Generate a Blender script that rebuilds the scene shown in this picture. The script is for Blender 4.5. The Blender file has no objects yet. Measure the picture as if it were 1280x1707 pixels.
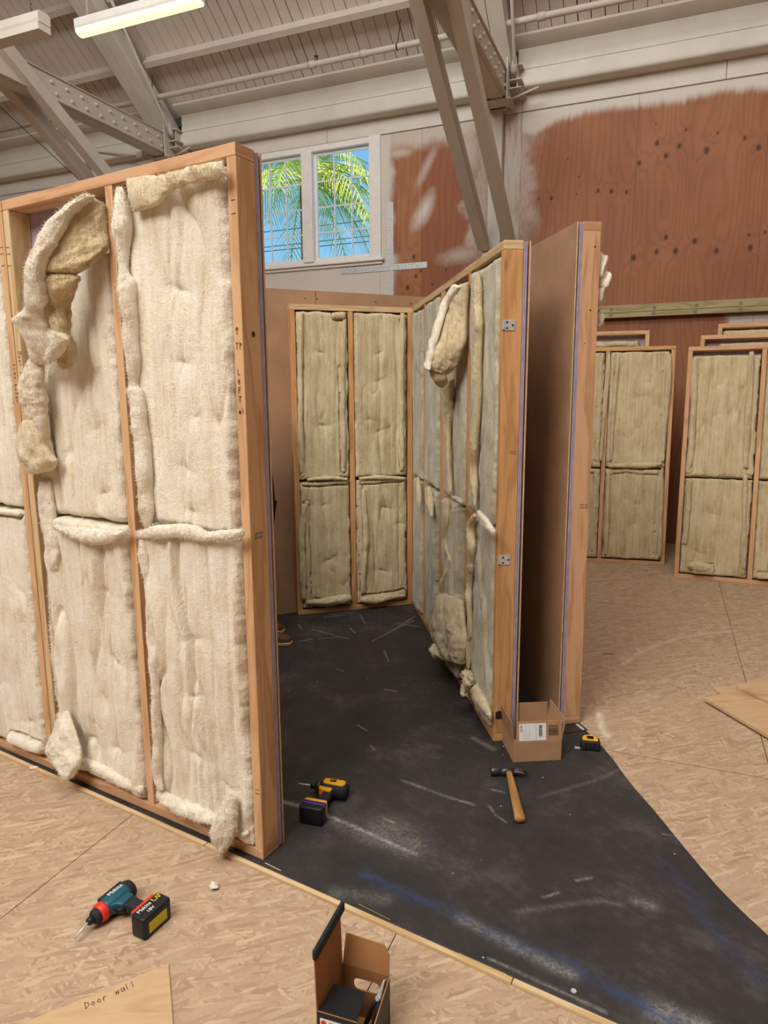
import bpy, bmesh, math, random
import numpy as np
from mathutils import Vector, Matrix, Euler
random.seed(7)
SC = bpy.context.scene
COL = SC.collection
PI = math.pi
R = math.radians

# ------------------------------------------------------------------ camera model (for reading positions off planes of the place)
F_, PI_, RO_, H_ = 1140.0, 0.1683, -0.0065, 1.671
CAM = np.array([0.0, 0.0, H_])
def ray(px, py):
    a, b = px-640, py-853.5
    cr, sr = math.cos(RO_), math.sin(RO_)
    u = (a*cr+b*sr)/F_; v = (-a*sr+b*cr)/F_
    c, s = math.cos(PI_), math.sin(PI_)
    return np.array([u, c-v*s, -s-v*c])
def on_z(px, py, z=0.0):
    d = ray(px, py); t = (z-H_)/d[2]
    return CAM+t*d
def fl(px, py, z=0.0):
    p = on_z(px, py, z); return (float(p[0]), float(p[1]))
O = np.array([3.227, 7.578, 0.0]); PHI = R(-22.25)
U = np.array([math.cos(PHI), math.sin(PHI), 0.0]); N = np.array([math.sin(PHI), -math.cos(PHI), 0.0])
def wl(px, py, d=0.0):
    r = ray(px, py); P0 = O+N*d
    t = np.dot(N, P0-CAM)/np.dot(N, r); p = CAM+t*r
    return float(np.dot(p-O, U)), float(p[2])
def BF():
    return Matrix.Translation(Vector(O)) @ Matrix.Rotation(PHI, 4, 'Z')   # building frame: x along wall, y = -distance into room
ROOF_T = 0.777
def roof_z(d): return 5.42+ROOF_T*(d-0.2)

# ------------------------------------------------------------------ noise
def _h(i, j, s):
    n = (i*374761393+j*668265263+s*974711+1013904223) & 0xffffffff
    n = ((n ^ (n >> 13))*1274126177) & 0xffffffff
    return ((n ^ (n >> 16)) & 0xffff)/65535.0
def vn(x, y, s=0):
    x = np.asarray(x, float); y = np.asarray(y, float)
    xi = np.floor(x).astype(np.int64); yi = np.floor(y).astype(np.int64)
    fx = x-xi; fy = y-yi
    fx = fx*fx*(3-2*fx); fy = fy*fy*(3-2*fy)
    a = _h(xi, yi, s); b = _h(xi+1, yi, s); c = _h(xi, yi+1, s); d = _h(xi+1, yi+1, s)
    return (a*(1-fx)+b*fx)*(1-fy)+(c*(1-fx)+d*fx)*fy
def fbm(x, y, s=0, o=4):
    r = 0; a = .5; t = 0
    for k in range(o):
        r = r+a*vn(np.asarray(x)*2**k, np.asarray(y)*2**k, s+k*17); t += a; a *= .5
    return r/t
def ss(a, b, x):
    t = np.clip((x-a)/(b-a), 0, 1); return t*t*(3-2*t)

# ------------------------------------------------------------------ materials
def mat(name):
    m = bpy.data.materials.new(name); m.use_nodes = True
    return m, m.node_tree.nodes, m.node_tree.links, m.node_tree.nodes['Principled BSDF']
def hexc(h):
    c = [int(h[i:i+2], 16)/255 for i in (0, 2, 4)]
    return tuple([(v/12.92 if v < .04045 else ((v+.055)/1.055)**2.4) for v in c]+[1])
class G:
    def __init__(s, name):
        s.m, s.ns, s.ls, s.b = mat(name)
    def n(s, t, ins=None, **kw):
        nd = s.ns.new(t)
        for k, v in kw.items(): setattr(nd, k, v)
        for k, v in (ins or {}).items():
            if isinstance(v, bpy.types.NodeSocket): s.ls.new(v, nd.inputs[k])
            else: nd.inputs[k].default_value = v
        return nd
    def math(s, op, a, b=0.0, c=0.0):
        return s.n('ShaderNodeMath', {0: a, 1: b, 2: c}, operation=op).outputs[0]
    def mix(s, f, a, b, mode='MIX'):
        nd = s.ns.new('ShaderNodeMix'); nd.data_type = 'RGBA'; nd.blend_type = mode
        for k, v in ((0, f), (6, a), (7, b)):
            if isinstance(v, bpy.types.NodeSocket): s.ls.new(v, nd.inputs[k])
            else: nd.inputs[k].default_value = v
        return nd.outputs[2]
    def ramp(s, f, stops):
        nd = s.ns.new('ShaderNodeValToRGB'); s.ls.new(f, nd.inputs[0]); e = nd.color_ramp.elements
        while len(e) < len(stops): e.new(.5)
        for i, (p, c) in enumerate(stops): e[i].position = p; e[i].color = c
        return nd.outputs[0]
    def noise(s, vec, scale, detail=3, rough=.5, dist=0.0):
        return s.n('ShaderNodeTexNoise', {'Vector': vec, 'Scale': scale, 'Detail': detail, 'Roughness': rough, 'Distortion': dist}).outputs['Fac']
    def mapping(s, vec, sc, loc=(0, 0, 0), rot=(0, 0, 0)):
        return s.n('ShaderNodeMapping', {'Vector': vec, 'Scale': sc, 'Location': loc, 'Rotation': rot}).outputs[0]
    def rmap(s, vec, sc, loc=(0, 0, 0), ang=0.0):
        return s.mapping(s.mapping(vec, (1, 1, 1), (0, 0, 0), (0, 0, ang)), sc, loc)
    def uv(s): return s.n('ShaderNodeTexCoord').outputs['UV']
    def ob(s): return s.n('ShaderNodeTexCoord').outputs['Object']
    def attr(s, nm): return s.n('ShaderNodeAttribute', attribute_name=nm).outputs['Fac']
    def bump(s, h, st=.3, dist=.002):
        nd = s.n('ShaderNodeBump', {'Height': h, 'Strength': st, 'Distance': dist}); s.ls.new(nd.outputs[0], s.b.inputs['Normal'])
    def out(s, col, rough=.7, spec=.3, metal=0.0):
        if isinstance(col, bpy.types.NodeSocket): s.ls.new(col, s.b.inputs['Base Color'])
        else: s.b.inputs['Base Color'].default_value = col
        if isinstance(rough, bpy.types.NodeSocket): s.ls.new(rough, s.b.inputs['Roughness'])
        else: s.b.inputs['Roughness'].default_value = rough
        s.b.inputs['Specular IOR Level'].default_value = spec
        s.b.inputs['Metallic'].default_value = metal
        return s.m
def plain(name, h, rough=.6, spec=.3, metal=0, var=.12, scale=18):
    g = G(name); c = hexc(h)
    f = g.noise(g.ob(), scale, 4)
    dk = tuple([v*(1-var*2) for v in c[:3]]+[1]); lt = tuple([min(1, v*(1+var)) for v in c[:3]]+[1])
    return g.out(g.ramp(f, [(.3, dk), (.7, lt)]), rough, spec, metal)
def wood(name, light, mid, dark, seed=0.0, knot=.5):
    g = G(name); uv = g.uv()
    w = g.mapping(uv, (1.1, 9, 1), (seed, seed*3, 0))
    lo = g.noise(w, 1.6, 3, .5, .4)
    ph = g.math('ADD', g.math('MULTIPLY', g.n('ShaderNodeSeparateXYZ', {0: uv}).outputs[1], 60.0), g.math('MULTIPLY', lo, 22.0))
    rings = g.math('ADD', g.math('MULTIPLY', g.math('SINE', ph), .5), .5)
    rings = g.math('POWER', rings, 2.2)
    fine = g.noise(g.mapping(uv, (7, 330, 1)), 1.0, 4, .65)
    base = g.ramp(lo, [(.25, hexc(mid)), (.55, hexc(light)), (.8, hexc(mid))])
    c1 = g.mix(g.math('MULTIPLY', rings, .5), base, hexc(dark))
    c2 = g.mix(g.math('MULTIPLY', fine, .42), c1, hexc(dark))
    kv = g.n('ShaderNodeTexVoronoi', {'Vector': g.mapping(uv, (2.3, 9, 1), (seed*1.7, .3, 0)), 'Scale': 1.0}, feature='F1')
    kd = g.math('ADD', kv.outputs['Distance'], g.math('MULTIPLY', g.math('SUBTRACT', fine, .5), .03))
    kf = g.ramp(kd, [(.03, (knot, knot, knot, 1)), (.11, (0, 0, 0, 1))])
    c3 = g.mix(g.n('ShaderNodeRGBToBW', {0: kf}).outputs[0], c2, hexc('5a3018'))
    g.bump(fine, .25, .001)
    return g.out(c3, .62, .25)
MT = {}
MT['stud'] = wood('pine_stud', 'dfb88d', 'd3a473', 'a8784c', .3)
MT['stud2'] = wood('pine_stud_orange', 'd9a873', 'cb935c', '9c6a3c', 2.3, .8)
MT['stud3'] = wood('pine_stud_pink', 'dbb088', 'cfa078', 'a3724c', 5.1, .6)
MT['stud4'] = wood('pine_pale', 'dcc39a', 'd2b080', 'ab8350', 8.4, .3)
MT['green'] = wood('treated_wood', 'b9ab80', 'ab9b6d', '84754c', 6.6, .3)
MT['handle'] = wood('hickory_handle', 'bf8f58', 'ad7b44', '6f4a28', 4.4, 0)
def batt_mat(name, a, b, c, sc=1.0, stw=.34):
    g = G(name); ob = g.ob()
    st = g.noise(g.mapping(ob, (55, 55, 2.2)), 1.0, 4, .6)
    blot = g.noise(g.mapping(ob, (9, 9, 5)), 1.0, 6, .72)
    fz = g.noise(ob, 160, 3, .7)
    f = g.math('ADD', g.math('MULTIPLY', st, stw), g.math('ADD', g.math('MULTIPLY', blot, .82-stw), g.math('MULTIPLY', fz, .18)))
    col = g.ramp(f, [(.36, hexc(c)), (.48, hexc(b)), (.60, hexc(a))])
    sp = g.n('ShaderNodeTexVoronoi', {'Vector': g.mapping(ob, (26, 26, 20)), 'Scale': 1.0}, feature='F1').outputs['Distance']
    spf = g.ramp(sp, [(.03, (.75, .75, .75, 1)), (.06, (0, 0, 0, 1))])
    col = g.mix(g.n('ShaderNodeRGBToBW', {0: spf}).outputs[0], col, hexc('6b5233'))
    big = g.noise(g.mapping(ob, (70, 70, 12)), 1.0, 5, .7); med = g.noise(ob, 34, 5, .75, .6)
    g.bump(g.math('ADD', g.math('ADD', g.math('MULTIPLY', big, .9), g.math('MULTIPLY', med, 1.1)), g.math('MULTIPLY', fz, .5)), .75, .007*sc)
    g.b.inputs['Sheen Weight'].default_value = .25
    g.b.inputs['Sheen Roughness'].default_value = .6
    return g.out(col, .95, .05)
MT['batt'] = batt_mat('mineral_wool_cream', 'f0e8d8', 'e6dac3', 'cfbd9b')
MT['batt_tan'] = batt_mat('mineral_wool_tan', 'd9ca a6'.replace(' ', ''), 'c8b68d', 'a68f63')
MT['batt_grey'] = batt_mat('mineral_wool_grey', 'c8c0a8', 'b8ae93', '958868', 1.0, .12)
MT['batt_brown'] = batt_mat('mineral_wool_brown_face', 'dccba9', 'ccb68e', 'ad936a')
MT['batt_mid'] = batt_mat('mineral_wool_mid', 'e8dcc0', 'dccba8', 'c0a97e')
MT['purple'] = plain('purple_drywall', 'aa9cac', .8, .1, var=.08)
MT['hardboard'] = plain('hardboard_brown', 'a98465', .55, .3, var=.07, scale=6)
MT['hb_edge'] = plain('hardboard_edge', 'd6b68a', .7, .2, var=.1, scale=40)
def whitepaint(name, h, dirt=.25):
    g = G(name); ob = g.ob(); c = hexc(h)
    f = g.noise(ob, 2.3, 5, .6); d = g.noise(ob, 14, 5, .75)
    df = g.ramp(d, [(.62, (0, 0, 0, 1)), (.78, (dirt, dirt, dirt, 1))])
    col = g.ramp(f, [(.3, tuple([v*.86 for v in c[:3]]+[1])), (.7, c)])
    col = g.mix(g.n('ShaderNodeRGBToBW', {0: df}).outputs[0], col, hexc('8b7b68'))
    g.bump(d, .25, .003)
    return g.out(col, .6, .3)
MT['white'] = whitepaint('white_painted_wood', 'd8d2c6')
MT['white2'] = whitepaint('white_painted_steel', 'cdc4b7', .5)
MT['ceil'] = whitepaint('painted_ceiling_boards', 'd2c8bc', .15)
MT['chalkwhite'] = plain('window_frame_white', 'e6e2dc', .5, .4, var=.03)
MT['stained'] = plain('stained_plywood_lining', '8a6a52', .8, .1)
MT['dark'] = plain('dark_void', '2a2622', .9, .1)
MT['steel'] = plain('galvanised_steel', 'cfd2d2', .4, .5, .35, .12, 60)
MT['steel_d'] = plain('dark_steel', '4b4a46', .4, .5, .7)
MT['blackp'] = plain('black_plastic', '17181a', .45, .4, var=.05)
MT['blackr'] = plain('black_rubber', '24262a', .7, .3, var=.1, scale=50)
MT['yellow'] = plain('yellow_plastic', 'e8a814', .45, .4, var=.06)
MT['teal'] = plain('teal_plastic', '155262', .45, .45, var=.06)
MT['redp'] = plain('red_plastic', 'd8361f', .45, .4, var=.05)
MT['purplep'] = plain('purple_plastic', '5b3a86', .5, .4, var=.06)
MT['labelw'] = plain('white_label', 'e6e4e0', .6, .3, var=.02)
MT['ink'] = plain('black_ink', '1c1714', .8, .1, var=.02)
MT['inkgrey'] = plain('grey_print', '77726a', .8, .1, var=.02)
MT['inkyellow'] = plain('yellow_marker', 'cfc23a', .7, .2, var=.05)
MT['cardboard'] = plain('cardboard', 'b08a68', .8, .15, var=.06, scale=12)
MT['card_in'] = plain('cardboard_inside', '9b6c43', .8, .15, var=.08, scale=12)
MT['plywood'] = None
MT['denim'] = plain('black_trousers', '1c1d20', .9, .1, var=.15, scale=80)
MT['leather'] = plain('brown_shoe_leather', '5a3a26', .6, .3, var=.15, scale=60)
MT['sole'] = plain('tan_sole', 'bfa27e', .8, .2)
MT['jacket'] = plain('black_jacket', '141518', .9, .1, var=.1, scale=50)
MT['skin'] = plain('skin', 'b98465', .6, .3, var=.04)
MT['hair'] = plain('dark_hair', '2a1d14', .8, .2)
MT['bark'] = plain('palm_bark', '7a6247', .9, .1, var=.2)
def frond_mat():
    g = G('palm_frond_green'); ob = g.ob()
    c = g.ramp(g.noise(ob, 3.5, 3), [(.35, hexc('a3bd4a')), (.6, hexc('e3e372'))])
    g.b.inputs['Transmission Weight'].default_value = 0
    return g.out(c, .6, .3)
MT['frond'] = frond_mat()
def osb():
    g = G('osb_floor'); ob = g.ob()
    wob = g.n('ShaderNodeTexNoise', {'Vector': ob, 'Scale': 22.0, 'Detail': 3.0}).outputs['Color']
    v0 = g.n('ShaderNodeVectorMath', {0: ob, 1: g.n('ShaderNodeVectorMath', {0: wob, 1: (.012, .012, 0)}, operation='MULTIPLY').outputs[0]}, operation='ADD').outputs[0]
    cols = []
    for k, (ang, sx, sy) in enumerate(((.35, 16, 95), (1.35, 14, 80), (-.55, 18, 100), (2.4, 13, 70))):
        vo = g.n('ShaderNodeTexVoronoi', {'Vector': g.rmap(v0, (sx, sy, 1), (k*3.3, k*1.7, 0), ang), 'Scale': 1.0}, feature='F1')
        sep = g.n('ShaderNodeSeparateColor', {0: vo.outputs['Color']})
        cols.append((sep.outputs[0], sep.outputs[1]))
    val = cols[0][0]
    for k in (1, 2, 3):
        sel = g.math('GREATER_THAN', cols[k][1], .62)
        val = g.n('ShaderNodeMix', {0: sel, 2: val, 3: cols[k][0]}).outputs[0]
    worn = g.noise(ob, 3.0, 5, .65)
    fine = g.noise(g.rmap(ob, (90, 260, 1), (0, 0, 0), .6), 1.0, 4, .7)
    c = g.ramp(val, [(.0, hexc('967860')), (.3, hexc('b29679')), (.7, hexc('c0a587')), (1, hexc('d6c09f'))])
    c = g.mix(g.ramp(worn, [(.35, (.2, .2, .2, 1)), (.7, (.7, .7, .7, 1))]), c, hexc('b79c82'))
    ds = g.noise(g.rmap(ob, (38, 150, 1), (1, 2, 0), -.9), 1.0, 5, .8)
    c = g.mix(g.ramp(ds, [(.58, (0, 0, 0, 1)), (.66, (.5, .5, .5, 1))]), c, hexc('886a52'))
    c = g.mix(g.math('MULTIPLY', fine, .35), c, hexc('8a6a4e'))
    gr = g.noise(ob, 26, 6, .85)
    c = g.mix(g.ramp(gr, [(.60, (0, 0, 0, 1)), (.72, (.55, .55, .55, 1))]), c, hexc('755a45'))
    bl_ = g.noise(g.mapping(ob, (1, 1, 1), (3, 7, 0)), 8, 4, .7)
    c = g.mix(g.ramp(bl_, [(.66, (0, 0, 0, 1)), (.74, (.35, .35, .35, 1))]), c, hexc('8a7064'))
    c = g.mix(g.attr('chalk'), c, hexc('ded2bf'))
    g.bump(g.math('ADD', val, fine), .3, .0015)
    return g.out(c, .68, .3)
MT['osb'] = osb()
def matfloor():
    g = G('black_rubber_mat'); ob = g.ob()
    n1 = g.noise(ob, 2.6, 7, .72); n2 = g.noise(g.rmap(ob, (14, 34, 1), (0, 0, 0), .9), 1.0, 5, .75)
    n3 = g.noise(ob, 90, 3, .8)
    f = g.math('ADD', g.math('MULTIPLY', n1, .78), g.math('MULTIPLY', n2, .22))
    c = g.ramp(f, [(.35, hexc('262322')), (.52, hexc('34302e')), (.68, hexc('514b48'))])
    ch = g.attr('chalk')
    chf = g.math('MULTIPLY', ch, g.math('ADD', .12, g.math('MULTIPLY', g.ramp(n3, [(.35, (0, 0, 0, 1)), (.65, (1, 1, 1, 1))]), .6)))
    c = g.mix(chf, c, hexc('b5b2ab'))
    bl = g.attr('blue')
    blf = g.math('MULTIPLY', bl, g.math('ADD', .05, g.math('MULTIPLY', g.ramp(n2, [(.35, (0, 0, 0, 1)), (.62, (1, 1, 1, 1))]), .7)))
    c = g.mix(blf, c, hexc('2f4163'))
    sp = g.n('ShaderNodeTexVoronoi', {'Vector': ob, 'Scale': 9.0}, feature='F1').outputs['Distance']
    c = g.mix(g.n('ShaderNodeRGBToBW', {0: g.ramp(sp, [(.02, (.8, .8, .8, 1)), (.035, (0, 0, 0, 1))])}).outputs[0], c, hexc('c9c4ba'))
    g.bump(g.math('ADD', n2, g.math('MULTIPLY', n3, .4)), .25, .002)
    return g.out(c, g.math('ADD', .52, g.math('MULTIPLY', n1, .2)), .35)
MT['mat'] = matfloor()
def plywall():
    g = G('red_plywood_wall'); ob = g.ob()
    gr = g.attr('grain'); kn = g.attr('knot'); pt = g.attr('paint'); tone = g.attr('tone')
    s1 = g.math('ADD', g.math('MULTIPLY', g.math('SINE', gr), .5), .5)
    s2 = g.math('POWER', s1, 3.0)
    fine = g.noise(g.mapping(ob, (260, 1, 9)), 1.0, 4, .7)
    lo = g.noise(g.mapping(ob, (2.2, 1, .9)), 1.0, 4, .6)
    c = g.mix(tone, hexc('9c6346'), hexc('b58358'))
    c = g.mix(g.n('ShaderNodeRGBToBW', {0: g.ramp(lo, [(.35, (0, 0, 0, 1)), (.7, (.8, .8, .8, 1))])}).outputs[0], c, hexc('8b5844'))
    c = g.mix(g.math('MULTIPLY', s2, .30), c, hexc('774629'))
    c = g.mix(g.math('MULTIPLY', fine, .35), c, hexc('87492c'))
    c = g.mix(kn, c, hexc('40211a'))
    dots = g.n('ShaderNodeTexVoronoi', {'Vector': g.mapping(ob, (11, 1, 9)), 'Scale': 1.0}, feature='F1').outputs['Distance']
    c = g.mix(g.n('ShaderNodeRGBToBW', {0: g.ramp(dots, [(.035, (.8, .8, .8, 1)), (.055, (0, 0, 0, 1))])}).outputs[0], c, hexc('4e2a1c'))
    brk = g.noise(g.mapping(ob, (120, 1, 14)), 1.0, 4, .7)
    pf = g.math('ADD', pt, g.math('MULTIPLY', g.math('SUBTRACT', brk, .5), g.math('MULTIPLY', 1.3, g.math('SUBTRACT', 1.0, g.math('ABSOLUTE', g.math('SUBTRACT', g.math('MULTIPLY', pt, 2.0), 1.0))))))
    pf = g.math('MINIMUM', g.math('MAXIMUM', pf, 0.0), 1.0)
    c = g.mix(pf, c, hexc('cfc8bd'))
    g.bump(fine, .2, .001)
    return g.out(c, .6, .25)
MT['plywall'] = plywall()
def plysheet():
    g = G('plywood_sheet'); ob = g.ob()
    lo = g.noise(g.mapping(ob, (2, 9, 2)), 1.0, 4, .6, 1.0); fine = g.noise(g.mapping(ob, (12, 240, 1)), 1.0, 4, .7)
    c = g.ramp(lo, [(.3, hexc('bd9b75')), (.5, hexc('cbac86')), (.7, hexc('b08e6a'))])
    c = g.mix(g.math('MULTIPLY', fine, .35), c, hexc('a3764c'))
    return g.out(c, .6, .25)
MT['plywood'] = plysheet()
def emis(name, h, st):
    g = G(name); g.b.inputs['Emission Color'].default_value = hexc(h); g.b.inputs['Emission Strength'].default_value = st
    return g.out(hexc(h), .5)
MT['tube'] = emis('lit_fluorescent_diffuser', 'fff3b4', 1.5)
def glass():
    g = G('window_glass'); g.ns.remove(g.b)
    t = g.n('ShaderNodeBsdfTransparent', {0: (.97, .98, 1, 1)}); gl = g.n('ShaderNodeBsdfGlossy', {'Roughness': .03})
    mx = g.n('ShaderNodeMixShader', {0: .05, 1: t.outputs[0], 2: gl.outputs[0]})
    g.ls.new(mx.outputs[0], [n for n in g.ns if n.type == 'OUTPUT_MATERIAL'][0].inputs[0]); return g.m
MT['glass'] = glass()

# ------------------------------------------------------------------ mesh helpers
def link(o, parent=None):
    COL.objects.link(o)
    if parent is not None: o.parent = parent
    return o
def mesh(name, verts, faces, m, parent=None, smooth=False, uvs=None, attrs=None, M=None):
    me = bpy.data.meshes.new(name)
    me.from_pydata([tuple(map(float, v)) for v in verts], [], faces)
    ms = m if isinstance(m, (list, tuple)) else [m]
    for q in ms: me.materials.append(MT[q] if isinstance(q, str) else q)
    if uvs is not None:
        l = me.uv_layers.new(name='UVMap')
        l.data.foreach_set('uv', np.asarray(uvs, dtype=np.float32).ravel())
    for k, v in (attrs or {}).items():
        a = me.attributes.new(k, 'FLOAT', 'POINT'); a.data.foreach_set('value', np.asarray(v, dtype=np.float32))
    if smooth: me.polygons.foreach_set('use_smooth', [True]*len(me.polygons))
    me.update()
    o = bpy.data.objects.new(name, me)
    link(o, parent)
    if M is not None: o.matrix_world = M
    return o
class MB:
    def __init__(s): s.v = []; s.f = []; s.uv = []; s.mi = []
    def box(s, x0, x1, y0, y1, z0, z1, M=None, mi=0, axis=None):
        b = len(s.v)
        for x in (x0, x1):
            for y in (y0, y1):
                for z in (z0, z1):
                    p = Vector((x, y, z)); s.v.append(M @ p if M else p)
        L = [abs(x1-x0), abs(y1-y0), abs(z1-z0)]
        ax = axis if axis is not None else L.index(max(L))
        off = (random.random()*20, random.random()*7)
        P = [(x, y, z) for x in (x0, x1) for y in (y0, y1) for z in (z0, z1)]
        oth = [i for i in range(3) if i != ax]
        for fi, f in enumerate(((0, 1, 3, 2), (4, 6, 7, 5), (0, 4, 5, 1), (2, 3, 7, 6), (0, 2, 6, 4), (1, 5, 7, 3))):
            s.f.append([b+i for i in f]); s.mi.append(mi)
            nax = fi//2
            for i in f:
                p = P[i]
                if nax == ax: s.uv.append((off[0]+p[oth[0]]*.3, off[1]+p[oth[1]]+.4))
                else:
                    o2 = [q for q in oth if q != nax][0]
                    s.uv.append((off[0]+p[ax], off[1]+p[o2]+(.17*nax)))
        return s
    def bar(s, a, b, w, h, up=(0, 0, 1), mi=0):
        a = Vector(a); b = Vector(b); d = (b-a); L = d.length; d.normalize()
        x = d.cross(Vector(up)).normalized(); z = x.cross(d)
        M = Matrix((x, d, z)).transposed().to_4x4(); M.translation = a
        return s.box(-w/2, w/2, 0, L, -h/2, h/2, M, mi, axis=1)
    def prism(s, poly, z0, z1, M=None, mi=0):
        b = len(s.v); n = len(poly)
        for z in (z0, z1):
            for (x, y) in poly:
                p = Vector((x, y, z)); s.v.append(M @ p if M else p)
        fs = [list(range(b+n-1, b-1, -1)), list(range(b+n, b+2*n))]
        for i in range(n): fs.append([b+i, b+(i+1) % n, b+n+(i+1) % n, b+n+i])
        for f in fs:
            s.f.append(f); s.mi.append(mi)
            for i in f: s.uv.append((s.v[i][0], s.v[i][1]))
        return s
    def tube(s, pts, r, n=10, mi=0, closed=False):
        pts = [Vector(p) for p in pts]; b = len(s.v)
        rr = r if isinstance(r, (list, tuple)) else [r]*len(pts)
        up = None
        for i, p in enumerate(pts):
            d = (pts[min(i+1, len(pts)-1)]-pts[max(i-1, 0)]).normalized()
            if up is None: up = d.orthogonal().normalized()
            up = (up-d*up.dot(d))
            up = up.normalized() if up.length > 1e-6 else d.orthogonal().normalized()
            w = d.cross(up)
            for k in range(n):
                a = 2*PI*k/n; s.v.append(p+(up*math.cos(a)+w*math.sin(a))*rr[i])
        for i in range(len(pts)-1):
            for k in range(n):
                f = [b+i*n+k, b+i*n+(k+1) % n, b+(i+1)*n+(k+1) % n, b+(i+1)*n+k]
                s.f.append(f); s.mi.append(mi); s.uv += [(i*.1, k*.1)]*4
        for f in (list(range(b+n-1, b-1, -1)), list(range(b+(len(pts)-1)*n, b+len(pts)*n))):
            s.f.append(f); s.mi.append(mi); s.uv += [(0, 0)]*n
        return s
    def obj(s, name, m, parent=None, smooth=False, bevel=0, M=None, seg=2):
        o = mesh(name, s.v, s.f, m, parent, smooth, s.uv, None, M)
        if isinstance(m, (list, tuple)): o.data.polygons.foreach_set('material_index', s.mi)
        if bevel:
            md = o.modifiers.new('Bevel', 'BEVEL'); md.width = bevel; md.segments = seg; md.limit_method = 'ANGLE'; md.angle_limit = R(40)
            if smooth or seg > 2:
                o.data.polygons.foreach_set('use_smooth', [True]*len(o.data.polygons))
        return o
def sharp_smooth(o, ang=40):
    me = o.data
    me.polygons.foreach_set('use_smooth', [True]*len(me.polygons))
    try: me.set_sharp_from_angle(angle=R(ang))
    except Exception: pass
    return o
def tag(o, label=None, cat=None, group=None, kind=None):
    if label: o['label'] = label
    if cat: o['category'] = cat
    if group: o['group'] = group
    if kind: o['kind'] = kind
    return o
def empty(name, M, label=None, cat=None, group=None):
    o = bpy.data.objects.new(name, None); link(o); o.matrix_world = M; o.empty_display_size = .1
    return tag(o, label, cat, group)
def grid(name, X, Y, Z, m, parent=None, attrs=None, M=None, smooth=True, keep=None):
    r, c = X.shape
    v = np.stack([X, Y, Z], -1).reshape(-1, 3)
    i = np.arange((r-1)*(c-1)); a = (i//(c-1))*c+(i % (c-1))
    q = np.stack([a, a+1, a+c+1, a+c], -1)
    if keep is not None: q = q[keep.ravel()]
    me = bpy.data.meshes.new(name)
    me.vertices.add(len(v)); me.vertices.foreach_set('co', v.astype(np.float32).ravel())
    me.loops.add(len(q)*4); me.loops.foreach_set('vertex_index', q.astype(np.int32).ravel())
    me.polygons.add(len(q)); me.polygons.foreach_set('loop_start', np.arange(0, len(q)*4, 4, dtype=np.int32))
    me.polygons.foreach_set('use_smooth', [smooth]*len(q))
    me.materials.append(MT[m] if isinstance(m, str) else m)
    for k, w in (attrs or {}).items():
        at = me.attributes.new(k, 'FLOAT', 'POINT'); at.data.foreach_set('value', w.astype(np.float32).ravel())
    me.update(calc_edges=True); me.validate()
    o = bpy.data.objects.new(name, me); link(o, parent)
    if M is not None: o.matrix_world = M
    return o
def text(name, body, size, M, m, parent=None, depth=.0004, align='CENTER', shear=0):
    cu = bpy.data.curves.new(name, 'FONT'); cu.body = body; cu.size = size; cu.extrude = depth; cu.align_x = align; cu.align_y = 'CENTER'; cu.shear = shear
    t = bpy.data.objects.new(name, cu)
    me = bpy.data.meshes.new_from_object(t)
    bpy.data.objects.remove(t); bpy.data.curves.remove(cu)
    me.materials.clear(); me.materials.append(MT[m])
    o = bpy.data.objects.new(name, me); link(o, parent)
    if parent is not None: o.matrix_local = M
    else: o.matrix_world = M
    return o
STROKES = {'L': [[(0, 1), (0, 0), (.6, 0)]], 'e': [[(0, .35), (.5, .45), (.4, .75), (.1, .7), (0, .3), (.2, 0), (.5, .1)]],
 'F': [[(0, 0), (.05, 1), (.6, 1)], [(0, .5), (.5, .55)]], 'T': [[(0, 1), (.7, 1)], [(.35, 1), (.3, 0)]],
 'W': [[(0, 1), (.2, 0), (.4, .7), (.6, 0), (.8, 1)]], 'A': [[(0, 0), (.35, 1), (.7, 0)], [(.15, .4), (.55, .4)]],
 'D': [[(0, 0), (.05, 1), (.5, .8), (.6, .4), (0, 0)]], 'o': [[(.25, .6), (0, .3), (.25, 0), (.5, .3), (.25, .6)]],
 'r': [[(0, 0), (.05, .6)], [(.05, .4), (.25, .6), (.45, .55)]], 'w': [[(0, .6), (.15, 0), (.3, .5), (.45, 0), (.6, .6)]],
 'a': [[(.5, .5), (.2, .6), (0, .25), (.2, 0), (.5, .3), (.5, .6), (.55, 0)]], 'l': [[(0, 1), (.05, 0)]],
 '^': [[(.35, 0), (.35, 1)], [(0, .6), (.35, 1), (.7, .6)]], 'P': [[(0, 0), (0, 1), (.5, .8), (0, .5)]], 'O': [[(.3, 1), (0, .5), (.3, 0), (.6, .5), (.3, 1)]],
 '-': [[(0, .5), (.9, .5)]], 's': [[(.5, .6), (.1, .5), (.4, .2), (0, 0)]], 'i': [[(0, .6), (.02, 0)]], 'n': [[(0, 0), (0, .6)], [(0, .4), (.3, .6), (.4, 0)]],
 't': [[(.2, 1), (.2, 0)], [(0, .7), (.4, .7)]], 'R': [[(0, 0), (0, 1), (.5, .8), (0, .5), (.5, 0)]]}
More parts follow.
